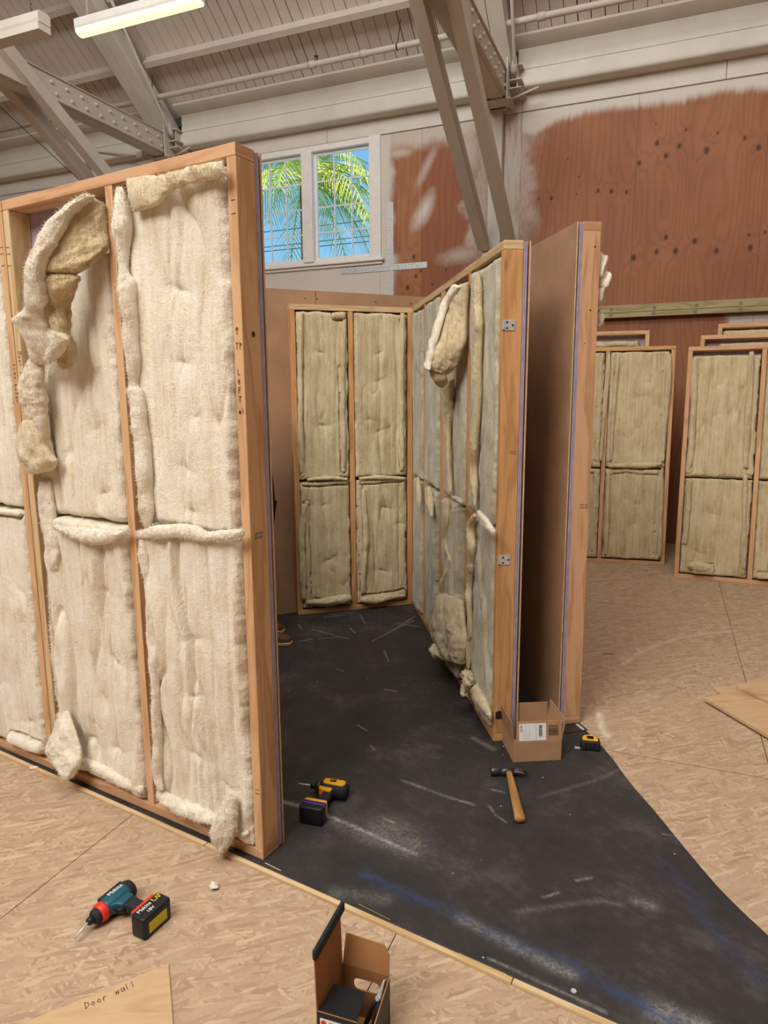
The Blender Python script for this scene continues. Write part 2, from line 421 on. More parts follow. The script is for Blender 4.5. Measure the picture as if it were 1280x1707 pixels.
def scribble(name, txt, h, M, m, parent, vertical=False, r=.0009, adv=.9):
    """hand lettering drawn with a pen on a surface; M maps the writing plane (x right, y up) to the parent"""
    b = MB(); x = 0; y = 0
    for ch in txt:
        for st in STROKES.get(ch, []):
            for k in range(len(st)-1):
                p, q = st[k], st[k+1]
                P = Vector(((x+p[0]*h*.8), y+p[1]*h, 0)); Q = Vector((x+q[0]*h*.8, y+q[1]*h, 0)); d = (Q-P)
                if d.length < 1e-6: continue
                d.normalize(); nn = Vector((-d.y, d.x, 0))*r
                vs = [P-nn-d*r, Q-nn+d*r, Q+nn+d*r, P+nn-d*r]; i0 = len(b.v)
                for v in vs: b.v.append(M @ (v+Vector((0, 0, .0006))))
                b.f.append([i0, i0+1, i0+2, i0+3]); b.mi.append(0); b.uv += [(0, 0)]*4
        if vertical: y -= h*1.7
        else: x += h*adv
    return b.obj(name, m, parent)
# ------------------------------------------------------------------ the setting
M0 = BF()
def knots_px(lst): return [wl(x, y) for x, y in lst]
KN = [(1000+x*.2343, 120+y*.2343, r) for x, y, r in ((405, 505, 1), (470, 597, 1), (565, 527, 1), (757, 557, 1.2), (1130, 537, 1.1), (1030, 470, .8), (278, 648, 1), (612, 410, .6), (837, 433, .6), (470, 1175, 1), (403, 1280, 1), (537, 1275, 1.1), (673, 1203, 1.1), (827, 1273, 1), (1070, 1250, 1.1), (1060, 1160, .7), (238, 1320, 1.2), (80, 850, .9), (187, 857, .7), (1175, 1140, .7), (398, 370, .4))]
KN += [(820+x*.3594, y*.3594, r) for x, y, r in ((492, 885, .8), (553, 888, .8), (623, 890, .7), (275, 920, .8), (217, 920, .6), (393, 900, .5), (350, 735, .4), (405, 820, .4))]
KN += [(620+x*.2188, 220+y*.2188, r) for x, y, r in ((318, 953, 1), (335, 1100, .9), (270, 1187, 1.2), (375, 1060, .6), (565, 1050, .6), (543, 920, .5), (460, 1160, .6), (740, 670, 1.2), (20, 1190, 1))]
KNW = [(wl(x, y)+(r,)) for x, y, r in KN]
def blob(u, z, px, py, ru, rz, ang=0, s=0):
    cu, cz = wl(px, py); x = u-cu; y = z-cz; c, q = math.cos(ang), math.sin(ang)
    a = (x*c+y*q)/ru; b = (-x*q+y*c)/rz
    return np.clip(1.25-np.sqrt(a*a+b*b)+(fbm(u*9, z*9, s)-.5)*.5, 0, 1)
def wall_fields(u, z):
    sheet = np.floor((u+1.79)/1.225); sd = (sheet*37.7)
    g = (u+sd)*95+fbm(u*3.2+sd, z*.55, 3, 3)*34+fbm(u*9+sd, z*1.5, 5, 2)*5
    kn = np.zeros_like(u)
    for ku, kz, r in KNW:
        dx = (u-ku)/(.024*r); dz = (z-kz)/(.034*r); d = np.sqrt(dx*dx+dz*dz)
        kn = np.maximum(kn, ss(1.15, .55, d)*(.85+.15*np.sin(d*9)))
        g = g+np.sign(dx)*9*r*np.exp(-(d/3.0)**2)
    n1 = fbm(u*6, z*6, 11)-.5; n2 = fbm(u*40, z*4, 12)-.5
    right = u > -1.79
    zb = 4.63+.02*np.sin(u*5)+.06*(fbm(u*5, z*0, 9)-.5)-.10*np.exp(-((u+1.70)/.22)**2)
    P = np.where(right, ss(-.035, .075, z-zb+n2*.05), 0)
    P = np.maximum(P, np.where(right, .62*ss(-1.52, -1.80, u+n1*.3)*ss(2.8, 3.6, z), 0))
    P = np.maximum(P, np.where((u < -1.79) & (u > -1.99), .86-.35*ss(.1, .5, n2+.2), 0))
    left = u < -2.15
    L = np.where(left, ss(4.50, 4.66, z+n1*.15)*.75, 0)
    L = np.maximum(L, np.where(left, .95*ss(-3.28, -3.42, u+n1*.1), 0))
    L = np.maximum(L, np.where(left, .9*ss(3.12, 3.24, z+n1*.12)*ss(3.42, 3.36, z)*ss(-3.2, -3.4, u), 0))
    L = np.maximum(L, np.where(left, .55*ss(-2.52, -2.30, u+n1*.5)*ss(3.0, 3.5, z), 0))
    L = np.maximum(L, blob(u, z, 706, 352, .10, .25, -.55, 1)*.98*left)
    L = np.maximum(L, blob(u, z, 665, 255, .16, .07, 0, 2)*.7*left)
    L = np.maximum(L, blob(u, z, 782, 250, .16, .4, .25, 3)*.75*left)
    L = np.maximum(L, blob(u, z, 770, 425, .3, .1, .1, 4)*.6*left)
    L = np.maximum(L, blob(u, z, 712, 275, .06, .3, -.5, 6)*.55*left)
    P = np.maximum(P, L)
    P = np.maximum(P, ss(.36, .44, u+n1*.25)*ss(2.52, 2.46, z)*ss(1.9, 2.1, z)*.85)
    tone = np.where((u > -3.28) & (u < -2.97), 1.0, np.where(u < -2.15, .05, .45))
    tone = np.where((u < -2.97) & (z < 3.35), .9, tone)
    return g, kn, P, tone
def wall_patch(u0, u1, z0, z1, res, VS, FS, AT):
    nu = max(2, int((u1-u0)/res)+1); nz = max(2, int((z1-z0)/res)+1)
    a = np.linspace(u0+.0012, u1-.0012, nu); b = np.linspace(z0+.001, z1-.001, nz)
    X, Zz = np.meshgrid(a, b); base = sum(len(v) for v in VS)
    VS.append(np.stack([X, np.zeros_like(X), Zz], -1).reshape(-1, 3))
    i = np.arange((nz-1)*(nu-1)); q = (i//(nu-1))*nu+(i % (nu-1))+base
    FS.append(np.stack([q, q+1, q+nu+1, q+nu], -1))
    AT.append([f.ravel() for f in wall_fields(X, Zz)])
def build_wall():
    VS, FS, AT = [], [], []
    wx0, wx1, wz0, wz1 = -5.50, -3.52, 3.36, 4.73
    seams = [-1.79, -.563, .664, 1.89]
    for a, b in ((-1.79, -.563), (-.563, .664), (.664, 1.89)):
        wall_patch(a, b, 2.44, 4.775, .0125, VS, FS, AT); wall_patch(a, b, 0, 2.44, .04, VS, FS, AT)
    for a, b in ((1.89, 3.12), (3.12, 4.35), (4.35, 6.0)):
        wall_patch(a, b, 0, 4.775, .08, VS, FS, AT)
    wall_patch(-1.982, -1.79, 0, 4.775, .0125, VS, FS, AT)
    wall_patch(-2.97, -1.982, 2.3, 4.775, .0125, VS, FS, AT)
    wall_patch(wx1, -2.97, 2.3, 4.775, .0125, VS, FS, AT)
    wall_patch(wx1, -1.982, 0, 2.3, .06, VS, FS, AT)
    wall_patch(wx0, wx1, 2.3, wz0, .0125, VS, FS, AT); wall_patch(wx0, wx1, wz1, 4.775, .03, VS, FS, AT)
    wall_patch(wx0, wx1, 0, 2.3, .06, VS, FS, AT)
    wall_patch(-12.0, wx0, 0, 4.775, .05, VS, FS, AT)
    V = np.concatenate(VS); Fq = np.concatenate(FS); A = [np.concatenate([a[k] for a in AT]) for k in range(4)]
    me = bpy.data.meshes.new('wall_back')
    # a thin backing behind the sheets closes the joints
    bv = np.array([(x, .004, z) for x, z in ((-12, 0), (wx0, 0), (wx0, 4.9), (-12, 4.9), (wx0, wz0), (wx1, wz0), (wx1, 0), (wx0, wz1), (wx1, wz1), (wx1, 4.9), (6, 0), (6, 4.9))])
    nb = len(V)
    V = np.concatenate([V, bv]); extra = [[0, 1, 2, 3], [1, 6, 5, 4], [7, 8, 9, 2], [6, 10, 11, 9]]
    Fq = np.concatenate([Fq, np.array(extra)+nb])
    A = [np.concatenate([a, np.full(len(bv), v)]) for a, v in zip(A, (0, 1, 0, 0))]
    me.vertices.add(len(V)); me.vertices.foreach_set('co', V.astype(np.float32).ravel())
    me.loops.add(len(Fq)*4); me.loops.foreach_set('vertex_index', Fq.astype(np.int32).ravel())
    me.polygons.add(len(Fq)); me.polygons.foreach_set('loop_start', np.arange(0, len(Fq)*4, 4, dtype=np.int32))
    me.materials.append(MT['plywall'])
    for k, w in zip(('grain', 'knot', 'paint', 'tone'), A):
        at = me.attributes.new(k, 'FLOAT', 'POINT'); at.data.foreach_set('value', w.astype(np.float32))
    me.update(calc_edges=True)
    o = bpy.data.objects.new('wall_back', me); link(o); o.matrix_world = M0; tag(o, kind='structure')
build_wall()

# floor: OSB sheets with real 3 mm joints
def build_floor():
    VS, FS, CH = [], [], []; n = 0
    edges = [-12.1+i*1.2192 for i in range(0, 16)]
    off = -.81-(-12.1); sh = off-round(off/1.2192)*1.2192
    arc = [fl(*p) for p in ((1035, 1110), (1060, 1092), (1090, 1077), (1130, 1064), (1175, 1056), (1222, 1052))]
    dab = [fl(*p) for p in ((998, 1188), (1003, 1215), (1012, 1228))]
    dust = [fl(*p) for p in ((1100, 960), (1125, 962))]
    def seg(x, y, pts, w, s):
        r = np.zeros_like(x)
        for (ax, ay), (bx, by) in zip(pts[:-1], pts[1:]):
            dx, dy = bx-ax, by-ay; t = np.clip(((x-ax)*dx+(y-ay)*dy)/(dx*dx+dy*dy), 0, 1)
            d = np.hypot(x-ax-t*dx, y-ay-t*dy); r = np.maximum(r, s*np.exp(-(d/w)**2))
        return r
    for k, e in enumerate(edges):
        u0 = e+sh; st = 5.04 if u0 < .3 else (3.82 if k % 2 else 4.4)
        d0 = st-6*2.4384
        for j in range(12):
            a = d0+j*2.4384; b = a+2.4384
            if b < -.1 or a > 13: continue
            a = max(a, 0); uc = u0+.6; dc = (a+b)/2
            near = abs(uc) < 3.2 and dc > 1.0 and dc < 9
            res = .02 if near else .6
            x = np.linspace(u0+.0015, u0+1.2177, max(2, int(1.2/res))); y = np.linspace(a+.0015, b-.0015, max(2, int((b-a)/res)))
            X, Y = np.meshgrid(x, y); Y = -Y
            VS.append(np.stack([X, Y, np.zeros_like(X)], -1).reshape(-1, 3)); c = len(x); r = len(y)
            i = np.arange((r-1)*(c-1)); q = (i//(c-1))*c+(i % (c-1))+n
            FS.append(np.stack([q, q+c, q+c+1, q+1], -1)); n += r*c
            WX = O[0]+U[0]*X-N[0]*Y; WY = O[1]+U[1]*X-N[1]*Y
            ch = seg(WX, WY, arc, .012, .55)+seg(WX, WY, dab, .014, .9)+seg(WX, WY, dust, .02, .5)
            CH.append((np.clip(ch, 0, 1)*(.5+.7*fbm(WX*30, WY*30, 4))).ravel())
    V = np.concatenate(VS+[np.array([(-13, .4, -.006), (7, .4, -.006), (7, -13.5, -.006), (-13, -13.5, -.006)])])
    Fq = np.concatenate(FS+[np.array([[n, n+3, n+2, n+1]])])
    me = bpy.data.meshes.new('floor')
    me.vertices.add(len(V)); me.vertices.foreach_set('co', V.astype(np.float32).ravel())
    me.loops.add(len(Fq)*4); me.loops.foreach_set('vertex_index', Fq.astype(np.int32).ravel())
    me.polygons.add(len(Fq)); me.polygons.foreach_set('loop_start', np.arange(0, len(Fq)*4, 4, dtype=np.int32))
    me.materials.append(MT['osb']); me.materials.append(MT['dark']); mi = np.zeros(len(Fq), dtype=np.int32); mi[-1] = 1
    me.polygons.foreach_set('material_index', mi)
    at = me.attributes.new('chalk', 'FLOAT', 'POINT'); at.data.foreach_set('value', np.concatenate(CH+[np.zeros(4)]).astype(np.float32))
    me.update(calc_edges=True)
    o = bpy.data.objects.new('floor', me); link(o); o.matrix_world = M0; tag(o, kind='structure')
build_floor()

# ceiling boards running up the slope, 4 mm open joints over a dark deck
def build_ceiling():
    b = MB(); th = math.atan(ROOF_T); c, s = math.cos(th), math.sin(th)
    x = -12.0; pitch = .1335; L = 17.1
    Mr = Matrix.Translation((0, -.1, roof_z(.1))) @ Matrix.Rotation(-th, 4, 'X')
    rnd = random.Random(3)
    while x < 6:
        g = .0055+rnd.random()**3*.008
        b.box(x+g/2, x+pitch-g/2, -L, 0, 0, .018, Mr, axis=1); x += pitch
    b.box(-12, 6, -L, 0, .022, .05, Mr, mi=1)
    o = b.obj('ceiling', ['ceil', 'dark'], None, M=M0); tag(o, kind='structure')
build_ceiling()

# enclosing walls and the other roof slope (out of frame, they close the hall)
def plain_struct(name, boxes, m):
    b = MB()
    for q in boxes: b.box(*q)
    o = b.obj(name, m, None, M=M0); tag(o, kind='structure'); return o
plain_struct('wall_left', [(-12.1, -12.0, -13.4, 0, 0, 16)], 'stained')
plain_struct('wall_right', [(6.0, 6.1, -13.4, 0, 0, 16)], 'stained')
plain_struct('wall_front', [(-12.1, 6.1, -13.5, -13.4, 0, 16)], 'stained')
plain_struct('wall_top', [(-12, 6, .005, .02, 4.78, 5.5)], 'dark')  # coloured near-black to stand for the shade in the recesses behind the beams

# eave beams, trim boards, header
def beam_segment(u0, u1, name):
    b = MB()
    b.box(u0, u1, -.02, 0, 4.775, 4.955)                     # trim board flat on the wall
    o = b.obj(name, 'white', None, bevel=.003, M=M0); tag(o, kind='structure')
n_tr = 1
for a, b_ in ((-12, -8.1), (-8.095, -6.6), (-6.28, -4.212), (-4.208, -2.17), (-1.99, -1.79), (-1.785, .245), (.25, 3.9), (3.905, 6)):
    beam_segment(a, b_, 'trim_%d' % n_tr); n_tr += 1
def rounded_beam(u0, u1):
    t = empty('eave_beam', M0 @ Matrix.Translation((u0, 0, 4.95)))
    b = MB(); prof = [(.0, .0), (.155, 0), (.172, .004), (.186, .014), (.193, .03), (.195, .05), (.195, .172), (0, .172)]
    Mx = Matrix(((0, 0, 1, 0), (-1, 0, 0, 0), (0, 1, 0, 0), (0, 0, 0, 1)))
    b.prism(prof, 0, u1-u0, Mx); o = b.obj('lower_beam', 'white', t)
    b = MB(); b.box(.02, u1-u0, -.182, 0, .178, .395); b.box(.02, u1-u0, -.190, 0, .178, .245)
    b.obj('upper_beam', 'white', t, bevel=.004)
    b = MB(); b.box(.02, u1-u0, -.20, 0, .398, .412); b.obj('shim_board', 'white', t)
    b = MB(); th = math.atan(ROOF_T)
    Mr = Matrix.Translation((0, -.215, .41)) @ Matrix.Rotation(-th, 4, 'X')
    b.box(-.04, u1-u0, -.10, .06, .0, .05, Mr); b.obj('wall_plate', 'white2', t, bevel=.004)
    return t
for (a, b_, l) in ((-12, -6.68, 'white painted eave beam at the far left beyond the steel truss'), (-6.29, -2.2, 'white painted eave beam above the window with the palm tree'), (-1.83, 6.0, 'white painted eave beam over the red plywood on the right')):
    tag(rounded_beam(a, b_), l, 'beam', 'white painted eave beams along the wall top')
# dark recesses at the beam ends
# column against the wall and spliced plywood strip
def column(u0, lab):
    t = empty('wall_column', M0 @ Matrix.Translation((u0, 0, 0)), lab, 'column', 'white wall columns under the trusses')
    b = MB(); b.box(-.075, .075, -.09, 0, 0, 4.80); b.obj('shaft', 'white', t, bevel=.006)
    b = MB(); b.box(-.13, .13, -.16, 0, 4.80, 4.86); b.obj('cap_plate', 'white2', t, bevel=.004)
    b = MB(); b.box(-.12, .12, -.14, -.02, 3.05, 3.32); b.obj('foot_bracket', 'white2', t, bevel=.006)
    return t
column(-2.07, 'white painted column behind the two leaning braces')
column(-6.50, 'white painted column hidden behind the nearest insulated wall')

def truss(u0, lab, rivets):
    t = empty('roof_truss', M0 @ Matrix.Translation((u0, 0, 0)), lab, 'truss', 'white painted roof trusses')
    b = MB()
    # bottom chord: a riveted box of two channels, flanges proud of the web
    b.box(-.10, .10, -8.5, -.12, 4.835, 5.07)
    b.box(-.118, .118, -8.5, -.12, 4.83, 4.842); b.box(-.118, .118, -8.5, -.12, 5.068, 5.08)
    b.box(-.07, .07, -8.5, -.30, 4.822, 4.83)
    b.obj('bottom_chord', 'white2', t, bevel=.003)
    th = math.atan(ROOF_T)
    Mr = Matrix.Translation((0, -.05, roof_z(.05)-.03)) @ Matrix.Rotation(-th, 4, 'X')
    b = MB(); b.box(-.15, -.02, -9.5, 0, -.30, -.10, Mr, axis=1); b.box(-.015, .15, -9.5, 0, -.30, -.10, Mr, axis=1)
    b.obj('top_chord', 'white', t, bevel=.006)
    for sx in (-.17, .13):
        b = MB(); b.bar((sx, -.14, 3.36), (sx, -2.9, 5.16), .12, .14); b.obj('brace', 'white2', t, bevel=.004)
    for k in range(10):
        for zz in (4.90, 5.0):
            y = -.45-k*.21-(.06 if zz > 4.95 else 0)
            b = MB(); b.tube([(.10, y, zz), (.112, y, zz), (.122, y, zz)], [.020, .020, .012], 8); b.obj('bolt_head', 'white2', t)
    b = MB(); b.box(-.15, .15, -.36, -.12, 4.80, 4.815); b.box(-.13, -.115, -.42, -.10, 4.78, 5.2); b.box(.115, .13, -.42, -.10, 4.78, 5.2)
    for z in (4.90, 4.98, 5.12): b.box(.13, .26, -.34, -.02, z, z+.012)
    b.box(.2, .212, -.30, -.02, 4.88, 5.14)
    b.obj('gusset', 'white2', t, bevel=.002)
    b = MB(); b.tube([(.12, -.22, 4.84), (.42, -.30, 4.88)], .013, 10); b.tube([(.40, -.295, 4.877), (.44, -.305, 4.883)], .009, 8)
    b.obj('bolt', 'white2', t, smooth=True)
    b = MB(); b.tube([(.13, -.16, 4.93), (.20, -.42, 5.12), (.36, -1.9, 6.55)], .018, 10)
    b.tube([(.17, -.30, 5.03), (.185, -.36, 5.08), (.205, -.44, 5.16)], [.026, .036, .022], 10)
    b.obj('tie_rod', 'white2', t, smooth=True)
    if rivets: b = MB(); b.tube([(-.12, -.3, 4.84), (-1.9, -.16, 5.22)], .012, 8); b.box(-.44, -.34, -.31, -.23, 4.86, 4.94); b.obj('turnbuckle_rod', 'white2', t)
    return t
truss(-6.50, 'white steel truss with bolted bottom chord at the upper left', 1)
truss(-2.0, 'white steel truss whose two braces cross in front of the wall column', 0)

for k, dd in enumerate((.70, 1.29, 1.88, 2.47, 3.06)):
    zc = roof_z(dd); th = math.atan(ROOF_T)
    b = MB()
    Mr = Matrix.Translation((0, -dd, zc)) @ Matrix.Rotation(-th, 4, 'X')
    for (a, c_) in ((-11.9, -6.67), (-6.33, -2.17), (-1.83, 5.9)):
        b.box(a, c_, -.035, .035, -.13, 0, Mr, axis=0)
    o = b.obj('purlin', 'ceil', None, bevel=.004, M=M0)
    tag(o, ['painted purlin under the ceiling boards, nearest to the eave', 'painted purlin under the ceiling boards, second up from the eave', 'painted purlin under the ceiling boards, third up from the eave', 'painted purlin under the ceiling boards, fourth up from the eave', 'painted purlin under the ceiling boards, fifth up from the eave'][k], 'purlin', 'purlins under the ceiling boards')

t = empty('sprinkler_pipe', M0 @ Matrix.Translation((-12, -.6, 5.41)), 'thin white sprinkler pipe hung below the ceiling along the eave', 'pipe')
b = MB(); b.tube([(.1, 0, 0), (17.9, 0, 0)], .033, 12)
for x in (8.55, 7.9, 10.5): b.tube([(x-.04, 0, 0), (x+.04, 0, 0)], .042, 12)
b.obj('pipe_run', 'white2', t, smooth=True)
for x in (7.96, 12.6):
    b = MB(); b.tube([(x, 0, 0), (x, 0, .07)], .014, 8); b.tube([(x, 0, .07), (x, 0, .085)], .025, 10); b.obj('sprinkler_head', 'steel_d', t)
for x in (5.62, 8.95, 10.05):
    b = MB(); b.tube([(x, 0, .02), (x+.06, -.05, .24)], .005, 6); b.tube([(x-.008, 0, 0), (x+.008, 0, 0)], .037, 10); b.obj('pipe_hanger', 'steel_d', t)

# fluorescent fixtures on chains
def chain_pts(b, p, q, n):
    p = Vector(p); q = Vector(q)
    for i in range(n):
        a = p.lerp(q, i/n); c = p.lerp(q, (i+1)/n); m = (a+c)/2; d = (c-a)
        side = Vector((1, 0, 0)) if i % 2 else Vector((0, 1, 0))
        w = side*.007; pts = [a-d*.1, a+d*.25+w, a+d*.75+w, c+d*.1, a+d*.75-w, a+d*.25-w, a-d*.1]
        b.tube(pts, .0022, 5)
def fixture(c, ang, lab, lit, L=1.24):
    M = M0 @ Matrix.Translation(c) @ Matrix.Rotation(ang, 4, 'Z')
    t = empty('ceiling_light', M, lab, 'light', 'strip lights hung on chains')
    b = MB(); Mx = Matrix(((0, 0, 1, 0), (1, 0, 0, 0), (0, 1, 0, 0), (0, 0, 0, 1)))
    b.prism([(-.055, 0), (.055, 0), (.06, .02), (.06, .07), (.04, .085), (-.04, .085), (-.06, .07), (-.06, .02)], -L/2, L/2, Mx)
    b.obj('housing', 'chalkwhite' if lit else 'white', t, bevel=.003)
    b = MB(); pr = [(.055*math.cos(a), -.045*abs(math.sin(a))**.8) for a in [PI+PI*i/10 for i in range(11)]] if lit else [(-.058, 0), (-.058, -.05), (.058, -.05), (.058, 0)]
    b.prism(pr, -L/2+.004, L/2-.004, Mx); b.obj('diffuser', 'tube' if lit else 'white', t)
    for s in (-1, 1):
        b = MB(); chain_pts(b, (s*L*.42, 0, .085), (s*L*.42, 0, 3.2 if lit else 2.4), 90 if lit else 60)
        b.obj('chain', 'white2' if lit else 'steel_d', t)
    return t
p0 = wl(134, 50, 3.3); p1 = wl(332, 2, 3.3)
fixture(((p0[0]+p1[0])/2+.0, -3.3, (p0[1]+p1[1])/2), math.atan2(0, 1), 'lit strip light hanging at the top left', True, abs(p1[0]-p0[0])+.02)
p2 = wl(74, 36, 3.9)
fixture((p2[0]-.75, -3.9, p2[1]-.02), 0, 'unlit strip light at the left edge of the photo', False, 1.5)
# two bare chains that hang from the truss beside it
t = empty('hanging_chain', M0 @ Matrix.Translation((-6.0, -1.5, 4.0)), 'long thin dark chain crossing in front of the left brace', 'chain')
b = MB(); a = wl(0, 150, 2.4); c_ = wl(153, 293, 1.2); chain_pts(b, (a[0]+6, -.9, a[1]-4), (c_[0]+6, .3, c_[1]-4), 60); b.obj('links', 'steel_d', t)
t = empty('hanging_chain', M0 @ Matrix.Translation((-6.0, -1.5, 4.0)), 'long thin dark chain hanging on the left end of the brace underside', 'chain')
b = MB(); a = wl(0, 178, 2.7); c_ = wl(130, 298, 1.9); chain_pts(b, (a[0]+6, -1.2, a[1]-4), (c_[0]+6, -.4, c_[1]-4), 60); b.obj('links', 'steel_d', t)

# window: two sashes of 3 x 4 panes
def window():
    t = empty('window_1', M0 @ Matrix.Translation((-4.51, 0, 0))); tag(t, kind='structure')
    fr = MB()
    # casing
    fr.box(.865, 1.015, -.03, .03, 3.345, 4.775); fr.box(-1.015, -.865, -.03, .03, 3.345, 4.775)
    fr.box(-.865, .865, -.012, .10, 4.705, 4.775); fr.box(-.075, .075, -.03, .12, 3.38, 4.71)
    fr.box(-.865, .865, .0, .12, 3.345, 3.40)
    fr.obj('window_frame', 'chalkwhite', t, bevel=.004)
    b = MB(); b.box(-1.06, 1.06, -.07, .01, 3.325, 3.352); b.box(-1.03, 1.03, -.03, 0, 3.29, 3.325); b.obj('window_sill', 'chalkwhite', t, bevel=.004)
    for s in (-1, 1):
        cx = s*.47; w = .79; x0 = cx-w/2; x1 = cx+w/2; z0, z1 = 3.40, 4.705
        b = MB()
        for q in ((x0, x0+.035), (x1-.035, x1)): b.box(q[0], q[1], .05, .085, z0, z1)
        b.box(x0+.035, x1-.035, .05, .085, z0, z0+.035); b.box(x0+.035, x1-.035, .05, .085, z1-.035, z1)
        W = (w-.07); Hh = z1-z0-.07
        for i in (1, 2): b.box(x0+.035+W*i/3-.007, x0+.035+W*i/3+.007, .055, .08, z0+.035, z1-.035)
        for j in (1, 2, 3): b.box(x0+.035, x1-.035, .057, .078, z0+.035+Hh*j/4-.007, z0+.035+Hh*j/4+.007)
        sash = b.obj('window_sash', 'chalkwhite', t)
        b = MB(); b.box(x0+.03, x1-.03, .066, .070, z0+.03, z1-.03); b.obj('pane', 'glass', sash)
window()
# perforated metal straps beside the window
def strap(u0, u1, z0, z1, y, lab):
    b = MB(); b.box(u0, u1, -y-.002, -y, z0, z1)
    o = b.obj('metal_strap', ['steel', 'ink'], None, M=M0)
    v = MB(); rnd = random.Random(5); n = 26
    m2 = MB(); m2.box(u0, u1, -y-.002, -y, z0, z1)
    L = max(u1-u0, z1-z0); vert = (z1-z0) > (u1-u0)
    k = 0; q = .02
    while q < L-.015:
        for off in ((.25, .75) if k % 2 else (.5,)):
            cx, cz = (u0+(u1-u0)*off, z0+q) if vert else (u0+q, z0+(z1-z0)*off)
            m2.box(cx-.0035, cx+.0035, -y-.003, -y-.002, cz-.0035, cz+.0035, mi=1)
        q += .022; k += 1
    bpy.data.objects.remove(o); o = m2.obj('metal_strap', ['steel', 'ink'], None, M=M0)
    tag(o, lab, 'metal strap'); return o
strap(-3.42, -3.34, 2.62, 4.0, .001, 'vertical galvanised strap with nail holes right of the window, its top overpainted white')
strap(-4.06, -2.90, 3.20, 3.27, .0075, 'horizontal galvanised strap nailed under the window sill corner')

# two-step treated rail on the right wall
t = empty('wall_rail', M0 @ Matrix.Translation((-1.5, 0, 2.5)), 'pale two-step treated timber rail across the red plywood wall', 'rail')
b = MB(); b.box(0, 4.0, -.05, 0, .06, .135); b.obj('upper_rail', 'green', t, bevel=.002)
b = MB(); b.box(0, 4.0, -.085, 0, 0, .052); b.obj('lower_rail', 'green', t, bevel=.002)
rnd = random.Random(2)
for k in range(9):
    for z, y in ((.075, -.0505), (.01, -.0855)):
        b = MB(); x = .32+k*.42+rnd.random()*.03
        for q in range(4): b.box(x, x+.035, y-.0008, y, z+q*.009, z+q*.009+.005)
        b.obj('stamp_mark', 'inkgrey', t)

# outside: sky comes from the world; a palm and power lines
def palm():
    pc = wl(508, 303, -3.2)
    t = empty('palm_tree', M0 @ Matrix.Translation((pc[0], 3.2, pc[1]-6.2)), 'fan palm with yellow-green fronds outside the window', 'tree')
    b = MB(); b.tube([(-.05, .1, -1.2), (-.03, .05, 3), (-.0, 0, 6.15)], [.14, .11, .09], 14); b.obj('trunk', 'bark', t, smooth=True)
    rnd = random.Random(11)
    fr = []
    for k in range(22):
        az = k*2.4+rnd.random()*.5; el = rnd.uniform(-.55, 1.1)
        fr.append((az, el, rnd.uniform(1.25, 1.75)))
    fr += [(-.12, .28, 2.0), (-.05, -.15, 1.75), (-.3, .55, 1.8), (.15, .05, 1.9), (-.45, .1, 1.9)]
    for az, el, L in fr:
        b = MB(); ca, sa = math.cos(az), math.sin(az)
        pts = []
        for i in range(13):
            s = i/12; r = L*s*math.cos(el)*(1-.08*s); z = L*s*math.sin(el)-.75*s*s*s*L*.8
            pts.append(Vector((ca*r, sa*r, 6.2+z)))
        b.tube(pts, [.02-.013*i/12 for i in range(13)], 5)
        side = Vector((-sa, ca, 0))
        for i in range(2, 12):
            for hh in (0, .5):
                p = pts[i].lerp(pts[i+1] if i < 12 else pts[i], hh); d = (pts[min(i+1, 12)]-pts[i-1]).normalized()
                ll = .62*math.sin(PI*(.18+.75*i/12))+.12
                for sg in (-1, 1):
                    tip = p+(d*.75+side*sg*.75+Vector((0, 0, -.25-.25*rnd.random()))).normalized()*ll*rnd.uniform(.8, 1.1)+Vector((0, 0, -.14*ll))
                    mid = p.lerp(tip, .5)+Vector((0, 0, .05*ll)); w = d*.014
                    n0 = len(b.v); b.v += [p-w, p+w, mid+w*.8, mid-w*.8, tip]
                    b.f += [[n0, n0+1, n0+2, n0+3], [n0+3, n0+2, n0+4]]; b.mi += [0, 0]; b.uv += [(0, 0)]*7
        b.obj('frond', 'frond', t)
palm()
for k, (ya, yb) in enumerate(((376, 366), (402, 392.5), (410, 401.5))):
    (ua, z0), (ub, z1) = wl(530, ya, -8), wl(618, yb, -8)
    b = MB(); b.tube([(ua-8+i*1.2, 8, z0+(z1-z0)*(-8+i*1.2)/(ub-ua)-.01*math.sin(PI*i/12)) for i in range(13)], .010, 5)
    o = b.obj('power_line', 'ink', None, M=M0); tag(o, ['thin power line outside the window, highest of three', 'thin power line outside the window, middle of three', 'thin power line outside the window, lowest of three'][k], 'power line', 'power lines outside the window')
